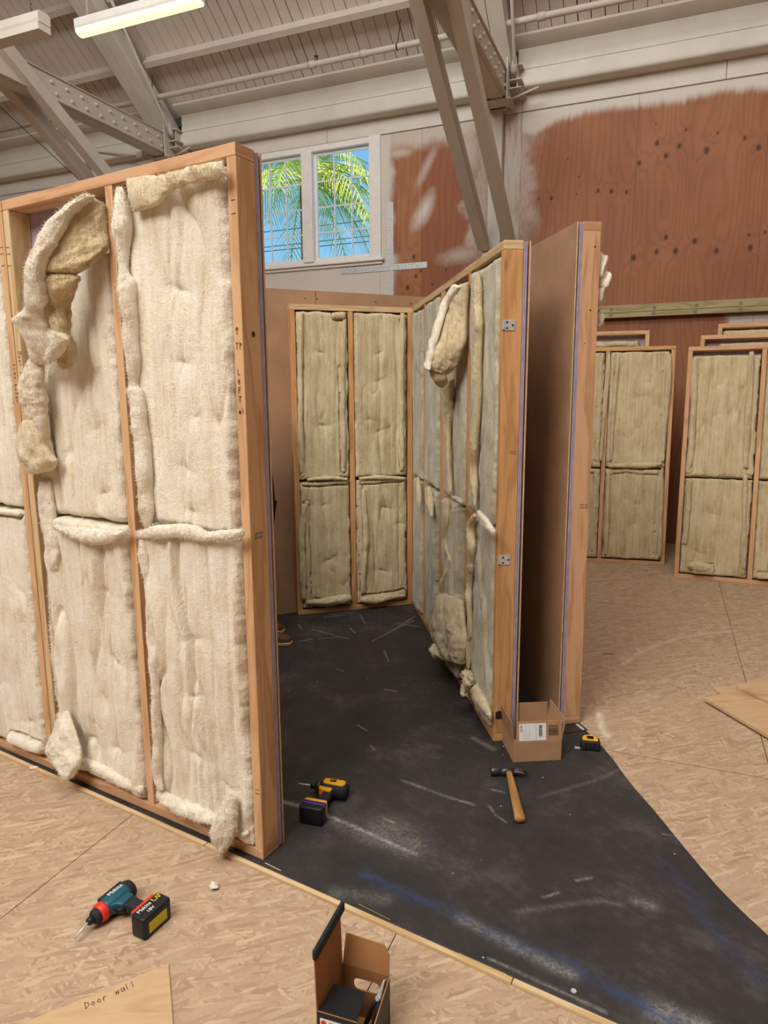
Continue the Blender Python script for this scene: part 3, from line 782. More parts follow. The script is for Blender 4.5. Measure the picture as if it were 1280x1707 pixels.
# ------------------------------------------------------------------ framed wall panels with mineral wool batts
class Fr:
    """panel frame: origin, x along the wall (viewer's right), y into the wall, z up; lean tips the top backwards"""
    def __init__(s, ox, oy, ang, lean=0, oz=0.0):
        s.M = Matrix.Translation((ox, oy, oz)) @ Matrix.Rotation(ang, 4, 'Z') @ Matrix.Rotation(-lean, 4, 'X')
        s.Mi = s.M.inverted()
    def px(s, px, py, off=0.0):
        """point seen at that pixel on the plane y = -off of this frame (off > 0: in front of the studs)"""
        r = Vector(ray(px, py)); c = s.Mi @ Vector(CAM); d = s.Mi.to_3x3() @ r
        t = (-off-c.y)/d.y
        return c+d*t
def fuzz(o, n, parent, m, L=.010, w=.00045, seed=0):
    n = int(n*1.8)
    """loose mineral wool fibres standing off the surface"""
    rg = np.random.default_rng(n+seed); me = o.data; nv = len(me.vertices)
    co = np.empty(nv*3, dtype=np.float32); me.vertices.foreach_get('co', co); co = co.reshape(-1, 3)
    no = np.empty(nv*3, dtype=np.float32); me.vertices.foreach_get('normal', no); no = no.reshape(-1, 3)
    ix = rg.integers(0, nv, n); p = co[ix]+rg.normal(0, .002, (n, 3)); d = no[ix]*.8+rg.normal(0, .55, (n, 3)); d /= np.linalg.norm(d, axis=1, keepdims=True)
    l = (L*rg.uniform(.35, 1.2, n))[:, None]; s_ = np.cross(d, rg.normal(0, 1, (n, 3))); s_ /= np.linalg.norm(s_, axis=1, keepdims=True)
    c_ = rg.normal(0, .35, (n, 3)); a = p-no[ix]*.002; mid = p+d*l*.55; tip = mid+(d+c_)*l*.5
    V = np.stack([a-s_*w, a+s_*w, mid+s_*w*.8, mid-s_*w*.8, tip], 1).reshape(-1, 3)
    F = [];
    for i in range(n): b0 = i*5; F.append((b0, b0+1, b0+2, b0+3)); F.append((b0+3, b0+2, b0+4))
    f = mesh('loose_fibres', V, F, m, parent); tag(f, kind='stuff'); return f
def batt(parent, x0, x1, z0, z1, m='batt', seed=0, res=.006, dim=(), rolls=(), cre=(), depth=.085, puff=.016, fray=.012, off=0.0, fold=.004, foot=.4, fuzzn=0):
    """one batt: a pillow-like height field in front of the stud plane.
    dim: (x, z, radius, depth) puckers; rolls: (x0,z0,x1,z1,r) rolled-over edges; cre: (x,z0,z1,depth,wander) long creases"""
    W = x1-x0; Hh = z1-z0
    nx = max(12, int(W/res)); nz = max(20, int(Hh/res))
    a = np.linspace(0, 1, nx); b = np.linspace(0, 1, nz)
    A, B = np.meshgrid(a, b); X = x0+A*W; Z = z0+B*Hh
    ex = np.minimum(A, 1-A)*W; ez = np.minimum(B, 1-B)*Hh
    eL = A*W+fray*(fbm(Z*14, Z*0, seed+1, 3)-.5)*2; eR = (1-A)*W+fray*(fbm(Z*14, Z*0, seed+2, 3)-.5)*2
    eB = B*Hh+fray*(fbm(X*14, X*0, seed+3)-.5)*2; eT = (1-B)*Hh+fray*(fbm(X*14, X*0, seed+4)-.5)*2
    e = np.minimum(np.minimum(eL, eR), np.minimum(eB, eT))
    edge = np.sqrt(np.clip(1-(1-np.clip(e/.030, 0, 1))**2, 0, 1))
    h = -.030+(.034+puff*.4)*edge
    h += puff*(fbm(X*3.5, Z*1.3, seed+5, 3)-.45)*1.6*edge
    h += .0065*(fbm(X*22, Z*1.2, seed+6, 3)-.5)*edge*1.6
    h += .0040*(fbm(X*26, Z*9, seed+7, 3)-.5)*edge
    h += .0025*(fbm(X*90, Z*24, seed+8, 3)-.5)
    if fold:
        n_ = fbm(X*3.6, Z*.95, seed+31, 3); m_ = np.clip(e/.05, 0, 1)
        h += m_*(-fold*np.exp(-((n_-.47)/.010)**2)-fold*.7*np.exp(-((n_-.47)/.035)**2)+fold*1.1*np.exp(-((n_-.53)/.035)**2)-fold*.8*np.exp(-((n_-.60)/.012)**2))
        bz = np.exp(-(Z-z0)/.22); h += m_*bz*.030*(fbm(X*9, Z*6, seed+33, 3)-.42)*foot
    for (cx, cz0, cz1, dp, wd) in cre:
        c = cx+wd*(fbm(Z*2.3, Z*0+cx*7, seed+9, 3)-.5)*2
        w = ss(cz0-.05, cz0+.05, Z)*ss(cz1+.05, cz1-.05, Z)
        q = (X-c)
        h += w*(-dp*np.exp(-(q/.006)**2)-dp*.7*np.exp(-(q/.02)**2)+dp*.7*np.exp(-((q-.03)/.022)**2))
    for (dx, dz, r, dp) in dim:
        qx = X-dx; qz = Z-dz; sl = .35*math.sin(seed*1.7+dx*40); qy = qz-sl*qx
        d = np.sqrt((qx/r)**2+(qz/(r*.9))**2)
        h += -dp*.5*np.exp(-d**2/1.6)-dp*.9*np.exp(-np.sqrt((qx/(r*.45))**2+(qy/(r*.16))**2+.02))
        up = np.where(qz > 0, np.exp(-(qz/(3.2*r))), np.exp(qz/(1.1*r)))
        h += -dp*.55*np.exp(-((qx+.25*qz*math.sin(seed+dx*9))/(.005+.10*np.abs(qz)))**2)*up+dp*.25*np.exp(-((qx-.3*r)/(.35*r))**2)*up
    for rl in rolls:
        ax, az, bx, bz, r = rl
        dx, dz = bx-ax, bz-az; L2 = dx*dx+dz*dz
        t = np.clip(((X-ax)*dx+(Z-az)*dz)/L2, 0, 1)
        L = math.sqrt(L2)
        wob = (fbm(t*L*7, t*0+ax*3, seed+13, 3)-.5)*r*1.1
        nxn, nzn = -dz/L, dx/L
        sd = (X-ax)*nxn+(Z-az)*nzn-wob
        rr = r*(.78+.5*fbm(t*L*5, t*0+az, seed+17, 3))*ss(0, .02/L+.001, t)*ss(1, 1-.02/L-.001, t)+1e-4
        al = np.clip(1-(sd/rr)**2, 0, 1)
        end = ss(-.002, .0, t)
        ridge = np.sqrt(al)*rr*.95-.004+.004*(fbm(X*30, Z*30, seed+19, 3)-.5)
        inside = np.abs(sd) < rr
        side_ = np.exp(-(np.clip(np.abs(sd)-rr, 0, 1)/.007)**2)*ss(0, .02, t)*ss(1, .98, t)
        h = np.where(inside, ridge+.006, h-.030*side_)
    h = np.where((A == 0) | (A == 1) | (B == 0) | (B == 1), -depth*.8, h)
    JX = X+(fbm(Z*16, X*4, seed+21, 3)-.5)*fray*np.exp(-ex/.02)*1.6
    JZ = Z+(fbm(X*16, Z*4, seed+22, 3)-.5)*fray*np.exp(-ez/.02)*1.6
    o = grid('insulation_batt', JX, -(h+off), JZ, m, parent)
    if fuzzn: fuzz(o, int(fuzzn*.4), parent, m, L=.008, w=.00032)
    return o
def panel(fr, W, Hh, studs, label, group, name='wall_panel', smats=None, back=True, post=.038, double_layers=True, depth=.089, cat='wall panel', hb_over=.0):
    t = empty(name, fr.M, label, cat, group)
    sm = smats or ['stud']*(len(studs)+2)
    b = MB(); b.box(0, W, 0, depth, Hh-.038, Hh); b.obj('top_plate', sm[0], t, bevel=.0025)
    b = MB(); b.box(0, W, 0, depth, 0, .038); b.obj('bottom_plate', sm[1], t, bevel=.0025)
    for i, x in enumerate(studs):
        b = MB(); b.box(x, x+.038, .0005, depth, .0385, Hh-.0385); b.obj('stud', sm[2+i], t, bevel=.0025)
    if back:
        b = MB(); b.box(.001, W-.001, depth+.001, depth+.0085, .004, Hh-.006); b.obj('drywall_sheet', 'purple', t)
        b = MB(); b.box(0, W, depth+.010, depth+.0175, .004, Hh-.004); b.obj('drywall_sheet', 'purple', t)
        b = MB(); b.box(-.001+hb_over, W+.001, depth+.0255, depth+.0315, 0, Hh-.002); b.mi = [1, 1, 0, 0, 1, 1]; b.obj('hardboard_sheet', ['hardboard', 'hb_edge'], t)
    return t
GRP = 'timber framed wall panels filled with mineral wool'

# ---- 1. nearest wall, left: two 4 ft panels
AL = math.atan2(-.507, .862)
cx, cy = -.447, 2.242
def left_origin(s): return cx-.862*s, cy+.507*s
f1 = Fr(*left_origin(1.22), AL, oz=.006)
LEFT = f1
p1 = panel(f1, 1.22, 2.432, (0, .612, 1.182), 'nearest tall wall panel with a curled batt hanging from its top left bay', GRP, smats=['stud3', 'stud3', 'stud4', 'stud', 'stud'])
S = lambda s: 1.22-s
batt(p1, .715, 1.181, 1.205, 2.375, seed=3, res=.0045, puff=.03,
     dim=((S(.27), 2.02, .06, .022), (S(.26), 1.78, .05, .018), (S(.27), 1.42, .05, .015), (S(.25), 1.27, .05, .02), (S(.2), 1.6, .03, .01)),
     fuzzn=5000, fold=.010,
     cre=((.72, 1.2, 2.37, .012, .03), (S(.30), 1.25, 2.3, .006, .03), (S(.11), 1.25, 2.25, .005, .02)))
batt(p1, .700, 1.181, .045, 1.20, seed=4, res=.0045, puff=.036,
     dim=((S(.27), .80, .06, .024), (S(.28), .58, .05, .018), (S(.3), .33, .08, .02), (S(.15), .25, .05, .014)),
     fuzzn=5000, fold=.018, foot=2.0,
     cre=((S(.29), .1, 1.0, .010, .07), (S(.17), .08, 1.15, .011, .05), (S(.09), .1, 1.1, .006, .03), (S(.36), .1, .8, .006, .05), (S(.22), .05, .4, .014, .03)))
batt(p1, .085, .606, 1.19, 2.18, seed=5, res=.005, puff=.026,
     dim=((S(.74), 1.30, .05, .02), (S(.76), 1.55, .05, .012)),
     cre=((S(.76), 1.25, 1.9, .008, .05), (S(.9), 1.2, 2.0, .008, .05), (S(1.0), 1.2, 1.9, .010, .06)), off=-.014, fuzzn=3000, fold=.005)
batt(p1, .080, .606, .045, 1.185, seed=6, res=.005, puff=.034,
     dim=((S(.76), .90, .05, .016), (S(.74), .62, .05, .022), (S(.78), .22, .07, .024), (S(.9), .3, .05, .014)),
     fuzzn=4000, fold=.014, foot=1.6,
     cre=((S(.76), .2, 1.1, .012, .05), (S(.9), .1, 1.0, .006, .04), (S(1.02), .1, 1.1, .007, .04), (S(.68), .1, 1.1, .006, .03)))
f2 = Fr(*left_origin(2.446), AL, oz=.006)
p2 = panel(f2, 1.22, 2.432, (0, .59, 1.182), 'tall wall panel at the left edge of the photo, butted against the curled-batt panel', GRP, smats=['stud3', 'stud3', 'stud', 'stud', 'stud'])
batt(p2, .632, 1.181, 1.20, 2.38, seed=8, res=.007, puff=.02, cre=((1.0, 1.3, 2.3, .006, .04),))
batt(p2, .632, 1.181, .045, 1.195, seed=9, res=.006, puff=.03, dim=((1.08, .2, .08, .02),), rolls=((.64, 1.17, 1.175, 1.18, .02), (.9, .08, 1.17, .09, .03)), cre=((1.02, .1, 1.1, .006, .04),))
batt(p2, .042, .586, 1.20, 2.38, seed=81, res=.012); batt(p2, .042, .586, .045, 1.195, seed=82, res=.012)

# loose, curled and torn wool: lofted slabs read off the photo on planes in front of the studs
def curl(fr, parent, rows, th=.05, m='batt', seed=0, bulge=.02, nr=70, nc=44, name='curled_batt', rag=.012, ex=.45, ratio=None, fz=0):
    """rows: (pxL, pyL, offL, pxR, pyR, offR)"""
    if len(rows[0]) == 2: Lp = [r[0] for r in rows]; Rp = [r[1] for r in rows]
    else: Lp = [fr.px(a, b, c) for a, b, c, d, e, f in rows]; Rp = [fr.px(d, e, f) for a, b, c, d, e, f in rows]
    def cr(P, t):
        n = len(P)-1; x = t*n; i = min(int(x), n-1); u = x-i
        p0, p1_, p2_, p3 = P[max(i-1, 0)], P[i], P[i+1], P[min(i+2, n)]
        return .5*((2*p1_)+(p2_-p0)*u+(2*p0-5*p1_+4*p2_-p3)*u*u+(3*p1_-p0-3*p2_+p3)*u**3)
    G0 = np.zeros((nr, nc, 3))
    for i in range(nr):
        a, b = cr(Lp, i/(nr-1)), cr(Rp, i/(nr-1))
        for j in range(nc):
            s = j/(nc-1); G0[i, j] = a.lerp(b, s)
    du = np.gradient(G0, axis=0); dv = np.gradient(G0, axis=1)
    nn = np.cross(du, dv); nn /= np.linalg.norm(nn, axis=-1, keepdims=True)+1e-9
    if nn[..., 1].mean() > 0: nn = -nn
    I, J = np.meshgrid(np.linspace(0, 1, nr), np.linspace(0, 1, nc), indexing='ij')
    prof = np.sqrt(np.clip(1-(2*J-1)**2, 0, 1))**(ex*1.0)*np.sqrt(np.clip(1-(2*I-1)**12, 0, 1))
    lenr = np.linalg.norm(np.diff(G0[:, nc//2], axis=0), axis=1).sum(); wid = np.linalg.norm(G0[nr//2, 0]-G0[nr//2, -1])
    ns = (fbm(I*lenr*9, J*wid*9, seed, 4)-.5)*bulge*2+(fbm(I*lenr*40, J*wid*30, seed+8, 4)-.5)*.012*min(1, wid/.05)+(fbm(I*lenr*60, J*wid*16, seed+3, 3)-.5)*.006+(fbm(I*lenr*26, J*wid*26, seed+5, 3)-.5)*.008
    th = th if ratio is None else (np.linalg.norm(G0[:, 0]-G0[:, -1], axis=1)*ratio)[:, None]*np.ones((1, nc))
    top = G0+nn*(prof*th/2+bulge*np.sin(PI*J)*.5+ns*prof)[..., None]
    bot = G0-nn*(prof*th/2)[..., None]
    er = (fbm(I*lenr*22, J*0+3, seed+9, 4)-.5)*rag*2
    wdir = dv/(np.linalg.norm(dv, axis=-1, keepdims=True)+1e-9); edge = (np.abs(2*J-1)**4)*np.sign(2*J-1)
    top += wdir*(er*edge)[..., None]; bot += wdir*(er*edge)[..., None]
    ring = np.concatenate([top, bot[:, ::-1][:, 1:-1], top[:, :1]], axis=1)
    o = grid(name, ring[..., 0], ring[..., 1], ring[..., 2], m, parent)
    bm = bmesh.new(); bm.from_mesh(o.data); bmesh.ops.remove_doubles(bm, verts=bm.verts, dist=.0002)
    es = [e for e in bm.edges if e.is_boundary]
    if es: bmesh.ops.holes_fill(bm, edges=es)
    bmesh.ops.recalc_face_normals(bm, faces=bm.faces); bm.to_mesh(o.data); bm.free()
    o.data.polygons.foreach_set('use_smooth', [True]*len(o.data.polygons))
    if fz: fuzz(o, fz, parent, m, seed=seed)
    return o
def roll(fr, parent, pts, off=.034, m='batt', seed=0, hor=False, fz=0, nr=90, nc=18):
    rr = random.Random(seed*7+len(pts)); rows = []; P = []
    for a, b in zip(pts[:-1], pts[1:]):                      # extra stations with pinches make the flange lumpy
        k = max(1, int(math.hypot(b[0]-a[0], b[1]-a[1])/28))
        for i in range(k): t = i/k; P.append((a[0]+(b[0]-a[0])*t, a[1]+(b[1]-a[1])*t, (a[2]+(b[2]-a[2])*t)*rr.uniform(.88, 1.10)))
    P.append(pts[-1])
    for i, (x, y, w) in enumerate(P):
        if i in (0, len(P)-1): w *= .6
        x += rr.uniform(-.12, .12)*w; y += 0
        c = fr.px(x, y, off+rr.uniform(-.004, .006)); r = .88*w*((fr.M @ c)-Vector(CAM)).length/F_
        rows.append((c, r))
    n_ = len(rows); R2 = []
    for i, (c, r) in enumerate(rows):
        t_ = rows[min(i+1, n_-1)][0]-rows[max(i-1, 0)][0]; t_.y = 0; t_.normalize(); q = Vector((t_.z, 0, -t_.x))
        if (hor and q.z < 0) or (not hor and q.x > 0): q = -q
        R2.append((c+q*r, c-q*r))
    rows = R2
    return curl(fr, parent, rows, m=m, seed=seed, bulge=.006, nr=nr, nc=nc, name='wool_roll', rag=.004, ex=1.0, ratio=.85, fz=fz)
def tuft(parent, p, r, m='batt', seed=0, sx=1.0, sy=1.0, sz=1.0, name='wool_tuft', amp=.55):
    bm = bmesh.new(); bmesh.ops.create_icosphere(bm, subdivisions=4, radius=1)
    for v in bm.verts:
        c = v.co.copy()
        n = float(fbm(np.array(c.x*1.6+seed+c.y), np.array(c.y*1.6+c.z*1.5), seed, 3))-.5
        n2 = float(fbm(np.array(c.x*5+seed), np.array(c.z*5+c.y*4), seed+4, 3))-.5
        v.co = Vector((c.x*sx, c.y*sy, c.z*sz))*r*(1+amp*n*2+.22*n2)
    me = bpy.data.meshes.new(name); bm.to_mesh(me); bm.free(); me.materials.append(MT[m]); me.polygons.foreach_set('use_smooth', [True]*len(me.polygons))
    o = bpy.data.objects.new(name, me); link(o, parent)
    if parent is None: o.location = p
    else: o.location = p
    return o
# the big curl in the second bay: peeled top folded forward and hanging
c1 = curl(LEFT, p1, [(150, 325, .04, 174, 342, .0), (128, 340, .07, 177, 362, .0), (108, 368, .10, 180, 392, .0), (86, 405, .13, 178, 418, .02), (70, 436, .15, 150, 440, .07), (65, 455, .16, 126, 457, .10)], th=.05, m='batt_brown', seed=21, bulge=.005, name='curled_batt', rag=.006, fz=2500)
c2 = curl(LEFT, p1, [(146, 326, .06, 160, 330, .05), (104, 352, .12, 122, 358, .10), (72, 392, .16, 92, 402, .15), (50, 440, .18, 72, 448, .18), (46, 480, .17, 76, 492, .16), (44, 508, .15, 78, 515, .13), (24, 534, .12, 84, 545, .11), (46, 566, .10, 90, 575, .09), (54, 604, .06, 84, 606, .05)], th=.045, m='batt', seed=22, bulge=.012, rag=.02, name='curled_batt', fz=3500)
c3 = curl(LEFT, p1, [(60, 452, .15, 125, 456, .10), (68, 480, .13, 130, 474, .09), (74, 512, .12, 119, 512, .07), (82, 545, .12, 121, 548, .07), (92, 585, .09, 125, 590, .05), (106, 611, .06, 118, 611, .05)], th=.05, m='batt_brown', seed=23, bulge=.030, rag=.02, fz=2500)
curl(LEFT, p1, [(80, 548, .12, 108, 556, .12), (84, 570, .12, 110, 575, .12), (76, 596, .09, 96, 600, .09)], th=.04, m='batt', seed=33, bulge=.02, nr=30, fz=1200)
c4 = curl(LEFT, p1, [(50, 598, .06, 72, 606, .05), (34, 640, .06, 70, 634, .06), (40, 668, .055, 74, 664, .05), (46, 700, .05, 78, 692, .045), (48, 730, .05, 84, 730, .03), (60, 775, .03, 90, 780, .02)], th=.04, m='batt', seed=24, bulge=.03, rag=.02, fz=2500)
c5 = curl(LEFT, p1, [(44, 700, .06, 66, 698, .06), (32, 738, .07, 74, 742, .06), (36, 765, .06, 92, 770, .045), (44, 782, .04, 88, 784, .03)], th=.045, m='batt_mid', seed=26, bulge=.03, nr=40, fz=1500)
c6 = curl(LEFT, p1, [(66, 800, .01, 84, 800, .01), (68, 850, .01, 90, 850, .01), (80, 900, .012, 98, 905, .01), (86, 950, .006, 100, 950, .004)], th=.03, m='batt', seed=27, bulge=.012, nr=50, nc=24, fz=1500)
roll(LEFT, p1, [(84, 955, 6), (88, 1020, 4), (92, 1080, 6), (97, 1150, 5), (104, 1190, 7)], off=.0, m='batt', seed=17, fz=2500)
# bottom corner flap over the plate and the torn lump near the post
c7 = curl(LEFT, p1, [(98, 1190, .03, 112, 1185, .03), (90, 1222, .05, 124, 1218, .05), (78, 1250, .06, 134, 1250, .06), (88, 1276, .08, 134, 1272, .07), (108, 1298, .08, 124, 1294, .07)], th=.035, m='batt', seed=28, bulge=.035, nr=50, fz=1500)
c8 = curl(LEFT, p1, [(380, 1325, .04, 392, 1330, .03), (368, 1350, .06, 392, 1352, .05), (357, 1378, .075, 392, 1376, .06), (356, 1398, .075, 390, 1396, .06), (366, 1416, .06, 378, 1416, .055)], th=.045, m='batt', seed=29, bulge=.022, nr=50, name='torn_wool_lump', fz=2500)
tuft(p1, LEFT.px(410, 1388, .01), .018, seed=45)
roll(LEFT, p1, [(200, 312, 13), (203, 380, 16), (206, 452, 9), (212, 475, 16), (219, 560, 17), (225, 640, 10), (228, 655, 16), (237, 740, 15), (243, 820, 15), (247, 880, 13)], m='batt', seed=1, fz=3000, nr=150)
roll(LEFT, p1, [(240, 895, 14), (246, 955, 10), (249, 978, 5), (254, 1020, 10), (257, 1060, 6), (259, 1130, 9), (262, 1200, 9), (264, 1290, 10), (268, 1318, 12)], off=.026, m='batt', seed=2, fz=1500, nr=120)
curl(LEFT, p1, [(212, 300, .03, 224, 352, .03), (250, 292, .04, 262, 342, .035), (276, 290, .04, 290, 316, .045), (300, 284, .045, 306, 308, .05), (336, 277, .04, 342, 300, .045), (370, 266, .035, 380, 296, .03)], th=.03, m='batt_mid', seed=34, bulge=.010, nr=80, nc=30, name='wool_roll', fz=1500)
roll(LEFT, p1, [(228, 892, 11), (262, 887, 13), (300, 885, 13), (330, 889, 15), (346, 894, 10), (385, 891, 9), (406, 888, 12)], off=.040, m='batt', seed=3, hor=True, fz=2000)
roll(LEFT, p1, [(90, 878, 6), (120, 886, 10), (150, 893, 14), (185, 894, 12), (212, 885, 8)], off=.036, m='batt', seed=4, hor=True, fz=1500)
roll(LEFT, p1, [(138, 1266, 8), (165, 1280, 9), (195, 1297, 11), (240, 1318, 12)], off=.012, m='batt', seed=5, hor=True, fz=1000)
roll(LEFT, p1, [(262, 1322, 12), (300, 1343, 14), (335, 1357, 14), (366, 1370, 12)], off=.020, m='batt', seed=6, hor=True, fz=1000)
# pen marks on the near post and studs
Mf = Matrix(((1, 0, 0, 0), (0, 0, -1, 0), (0, 1, 0, 0), (0, 0, 0, 1)))          # writing plane on the front (y = 0) face
def face_at(x, z, dy=0.0): return Matrix.Translation((x, -.0005-dy, z)) @ Mf
scribble('pen_marks', '^', .022, face_at(1.192, 1.862), 'ink', p1)
scribble('pen_marks', 'TP', .020, face_at(1.19, 1.815), 'ink', p1)
scribble('pen_marks', 'LeFT', .017, face_at(1.195, 1.735), 'ink', p1, vertical=True)
scribble('pen_marks', 'wll', .018, face_at(1.193, 1.61), 'ink', p1)
for zz in (2.255, 2.215, .265, .25): scribble('pen_marks', '-', .022, face_at(1.196, zz), 'ink', p1)
for zz in (2.24, 2.215, 2.17): scribble('pen_marks', '-', .03, face_at(.004, zz), 'ink', p1); scribble('pen_marks', '-', .03, Matrix.Translation((1.185, -.0005, zz+.005)) @ Mf, 'ink', p2)
scribble('pen_marks', 'Door wall', .02, Matrix.Translation((.02, -.0005, 1.85)) @ Mf @ Matrix.Rotation(-PI/2, 4, 'Z'), 'ink', p1, adv=.8)
scribble('pen_marks', 'lins Rotor', .02, Matrix.Translation((1.20, -.0005, 1.80)) @ Mf @ Matrix.Rotation(-PI/2, 4, 'Z'), 'ink', p2, adv=.8)
def stamp(parent, M, m='inkgrey', rows=2, n=5, s=.006):
    b = MB(); rnd = random.Random(9)
    for r_ in range(rows):
        for k in range(n):
            w = s*(.5+rnd.random()*.4)
            b.box(k*s*1.25, k*s*1.25+w, r_*s*1.9, r_*s*1.9+s*1.1, 0, .0004, M)
            b.v[-8:] = b.v[-8:]
    return b.obj('grade_stamp', m, parent)
Me = Matrix(((0, 0, 1, 0), (1, 0, 0, 0), (0, 1, 0, 0), (0, 0, 0, 1)))           # writing plane on the +x end face
stamp(p1, Matrix.Translation((1.2203, .022, 1.19)) @ Me, s=.007)
b = MB(); b.tube([(1.2201, .052, 1.865), (1.2207, .052, 1.865)], .009, 16); b.obj('wood_knot', 'leather', p1)

# ---- 2. middle wall with grey-faced wool
AM = math.atan2(-.991, .133)
mx, my = .224, 5.340
ML = 2.262
f3 = Fr(mx, my, AM, oz=.006)
HM = 2.324
X3 = lambda s: ML-s
p3 = panel(f3, ML, HM, (0, X3(1.80), X3(1.26), X3(1.20), X3(.60), ML-.038), 'inner wall panel with a folded batt sagging from its top and two metal brackets on the end post', GRP, smats=['stud4', 'stud2', 'stud2', 'stud3', 'stud3', 'stud', 'stud2', 'stud2'])
def mb(s0, s1, z0, z1, seed, **k): return batt(p3, X3(s1), X3(s0), z0, z1, m='batt_grey', seed=seed, res=.006, **k)
mb(.040, .500, 1.06, 2.27, 41, puff=.02, fold=.004, cre=((X3(.2), 1.2, 2.1, .006, .03),), fuzzn=1500)
mb(.040, .490, .045, 1.05, 42, puff=.03, fold=.007, cre=((X3(.2), .2, .9, .010, .04), (X3(.35), .2, .9, .006, .04)), fuzzn=1500)
mb(.640, 1.12, 1.06, 1.98, 43, puff=.02, cre=((X3(.8), 1.2, 1.9, .006, .03),), off=-.004)
mb(.640, 1.08, .045, 1.05, 44, puff=.045, fold=.007, cre=((X3(1.02), .2, .9, .014, .05), (X3(.85), .1, .7, .014, .04), (X3(.75), .1, .6, .010, .03)), off=.01)
mb(1.30, 1.72, 1.06, 2.27, 45, puff=.02, cre=((X3(1.5), 1.2, 2.1, .006, .03),))
mb(1.30, 1.70, .045, 1.05, 46, puff=.025)
mb(1.84, 2.20, 1.06, 2.27, 47, puff=.02); mb(1.84, 2.18, .045, 1.05, 48, puff=.02)
RT = 'batt_tan'
roll(f3, p3, [(797, 453, 8), (797, 540, 9), (799, 562, 7), (797, 600, 9), (797, 664, 8), (793, 716, 8), (790, 777, 8), (791, 845, 8)], m=RT, seed=61, nr=120, fz=1200)
roll(f3, p3, [(792, 858, 8), (785, 878, 10), (787, 912, 8), (787, 936, 5), (784, 945, 7), (782, 1006, 7), (785, 1055, 4), (783, 1070, 7), (780, 1115, 8)], m=RT, seed=62, nr=120, fz=1200)
roll(f3, p3, [(797, 853, 6), (808, 866, 7), (816, 877, 6), (824, 888, 7)], off=.045, m='batt', seed=63, hor=True, nr=40, fz=500)
roll(f3, p3, [(749, 690, 5), (748, 760, 4), (749, 800, 6), (751, 822, 5)], m=RT, seed=64, nr=60)
roll(f3, p3, [(747, 833, 8), (745, 865, 9), (744, 900, 7), (751, 937, 5), (742, 969, 9), (740, 990, 11), (733, 1015, 16), (731, 1050, 16), (734, 1075, 12)], off=.05, m=RT, seed=65, nr=120, fz=1500)
roll(f3, p3, [(752, 828, 4), (762, 832, 6), (771, 838, 6)], off=.045, m='batt_grey', seed=66, hor=True, nr=40)
roll(f3, p3, [(714, 812, 6), (717, 835, 8), (720, 862, 4)], off=.045, m=RT, seed=67, nr=40)
roll(f3, p3, [(697, 795, 4), (699, 825, 5), (700, 850, 3)], off=.035, m=RT, seed=68, nr=40)
roll(f3, p3, [(776, 1118, 6), (790, 1140, 11), (802, 1165, 12), (818, 1195, 8)], off=.02, m=RT, seed=69, nr=60, fz=800)
# bulging foot of the second bay and folded-over top
curl(f3, p3, [(738, 985, .04, 770, 1000, .03), (728, 1030, .08, 772, 1030, .04), (722, 1060, .10, 776, 1062, .04), (730, 1080, .09, 776, 1090, .04), (745, 1095, .06, 776, 1108, .03)], th=.06, m='batt_tan', seed=51, bulge=.03, nr=50)
tuft(p3, f3.px(732, 1084, .10), .055, m='batt_tan', seed=7, sx=1, sy=.9, sz=.75)
tuft(p3, f3.px(780, 1132, .06), .05, m='batt_tan', seed=8, sx=1.4, sy=.7, sz=.8)
curl(f3, p3, [(770, 1140, .07, 776, 1140, .06), (768, 1155, .09, 775, 1157, .08), (771, 1163, .09, 778, 1160, .08)], th=.012, m='batt_tan', seed=9, bulge=.004, nr=16, nc=12, name='torn_wool_strip')
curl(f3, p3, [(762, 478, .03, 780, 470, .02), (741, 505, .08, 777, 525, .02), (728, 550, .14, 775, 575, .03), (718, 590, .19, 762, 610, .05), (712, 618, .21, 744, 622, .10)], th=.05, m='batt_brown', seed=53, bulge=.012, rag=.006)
curl(f3, p3, [(760, 474, .05, 767, 478, .05), (740, 502, .10, 747, 506, .09), (724, 552, .16, 731, 556, .15), (713, 592, .20, 720, 595, .19), (708, 614, .215, 715, 618, .21)], th=.028, m='batt', seed=54, bulge=.01, rag=.008)
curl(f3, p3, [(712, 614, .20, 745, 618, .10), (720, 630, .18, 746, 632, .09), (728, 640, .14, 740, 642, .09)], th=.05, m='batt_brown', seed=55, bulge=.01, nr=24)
curl(f3, p3, [(735, 640, .07, 757, 632, .04), (738, 662, .05, 754, 664, .03), (742, 700, .03, 755, 700, .01), (745, 740, .02, 756, 740, .0)], th=.03, m='batt_tan', seed=56, bulge=.01, nr=40)
# brackets on the end post (end face = +x)
def bracket(z, y0, m, parent, w=.05, hh=.045):
    b = MB(); b.box(ML, ML+.003, y0, y0+w, z, z+hh); b.box(ML, ML+.006, y0-.008, y0+.004, z+.004, z+hh-.004)
    for (yy, zz) in ((.3, .22), (.3, .78), (.82, .5)): b.tube([(ML+.003, y0+w*yy, z+hh*zz), (ML+.0045, y0+w*yy, z+hh*zz)], .0045, 10, mi=1)
    return b.obj('metal_bracket', [m, 'ink'], parent, bevel=.0006)
bracket(1.945, .006, 'steel', p3); bracket(.885, .012, 'steel', p3); bracket(.118, .016, 'steel_d', p3, .035, .04)
stamp(p3, Matrix.Translation((ML+.0005, .05, 1.4)) @ Me, s=.005)

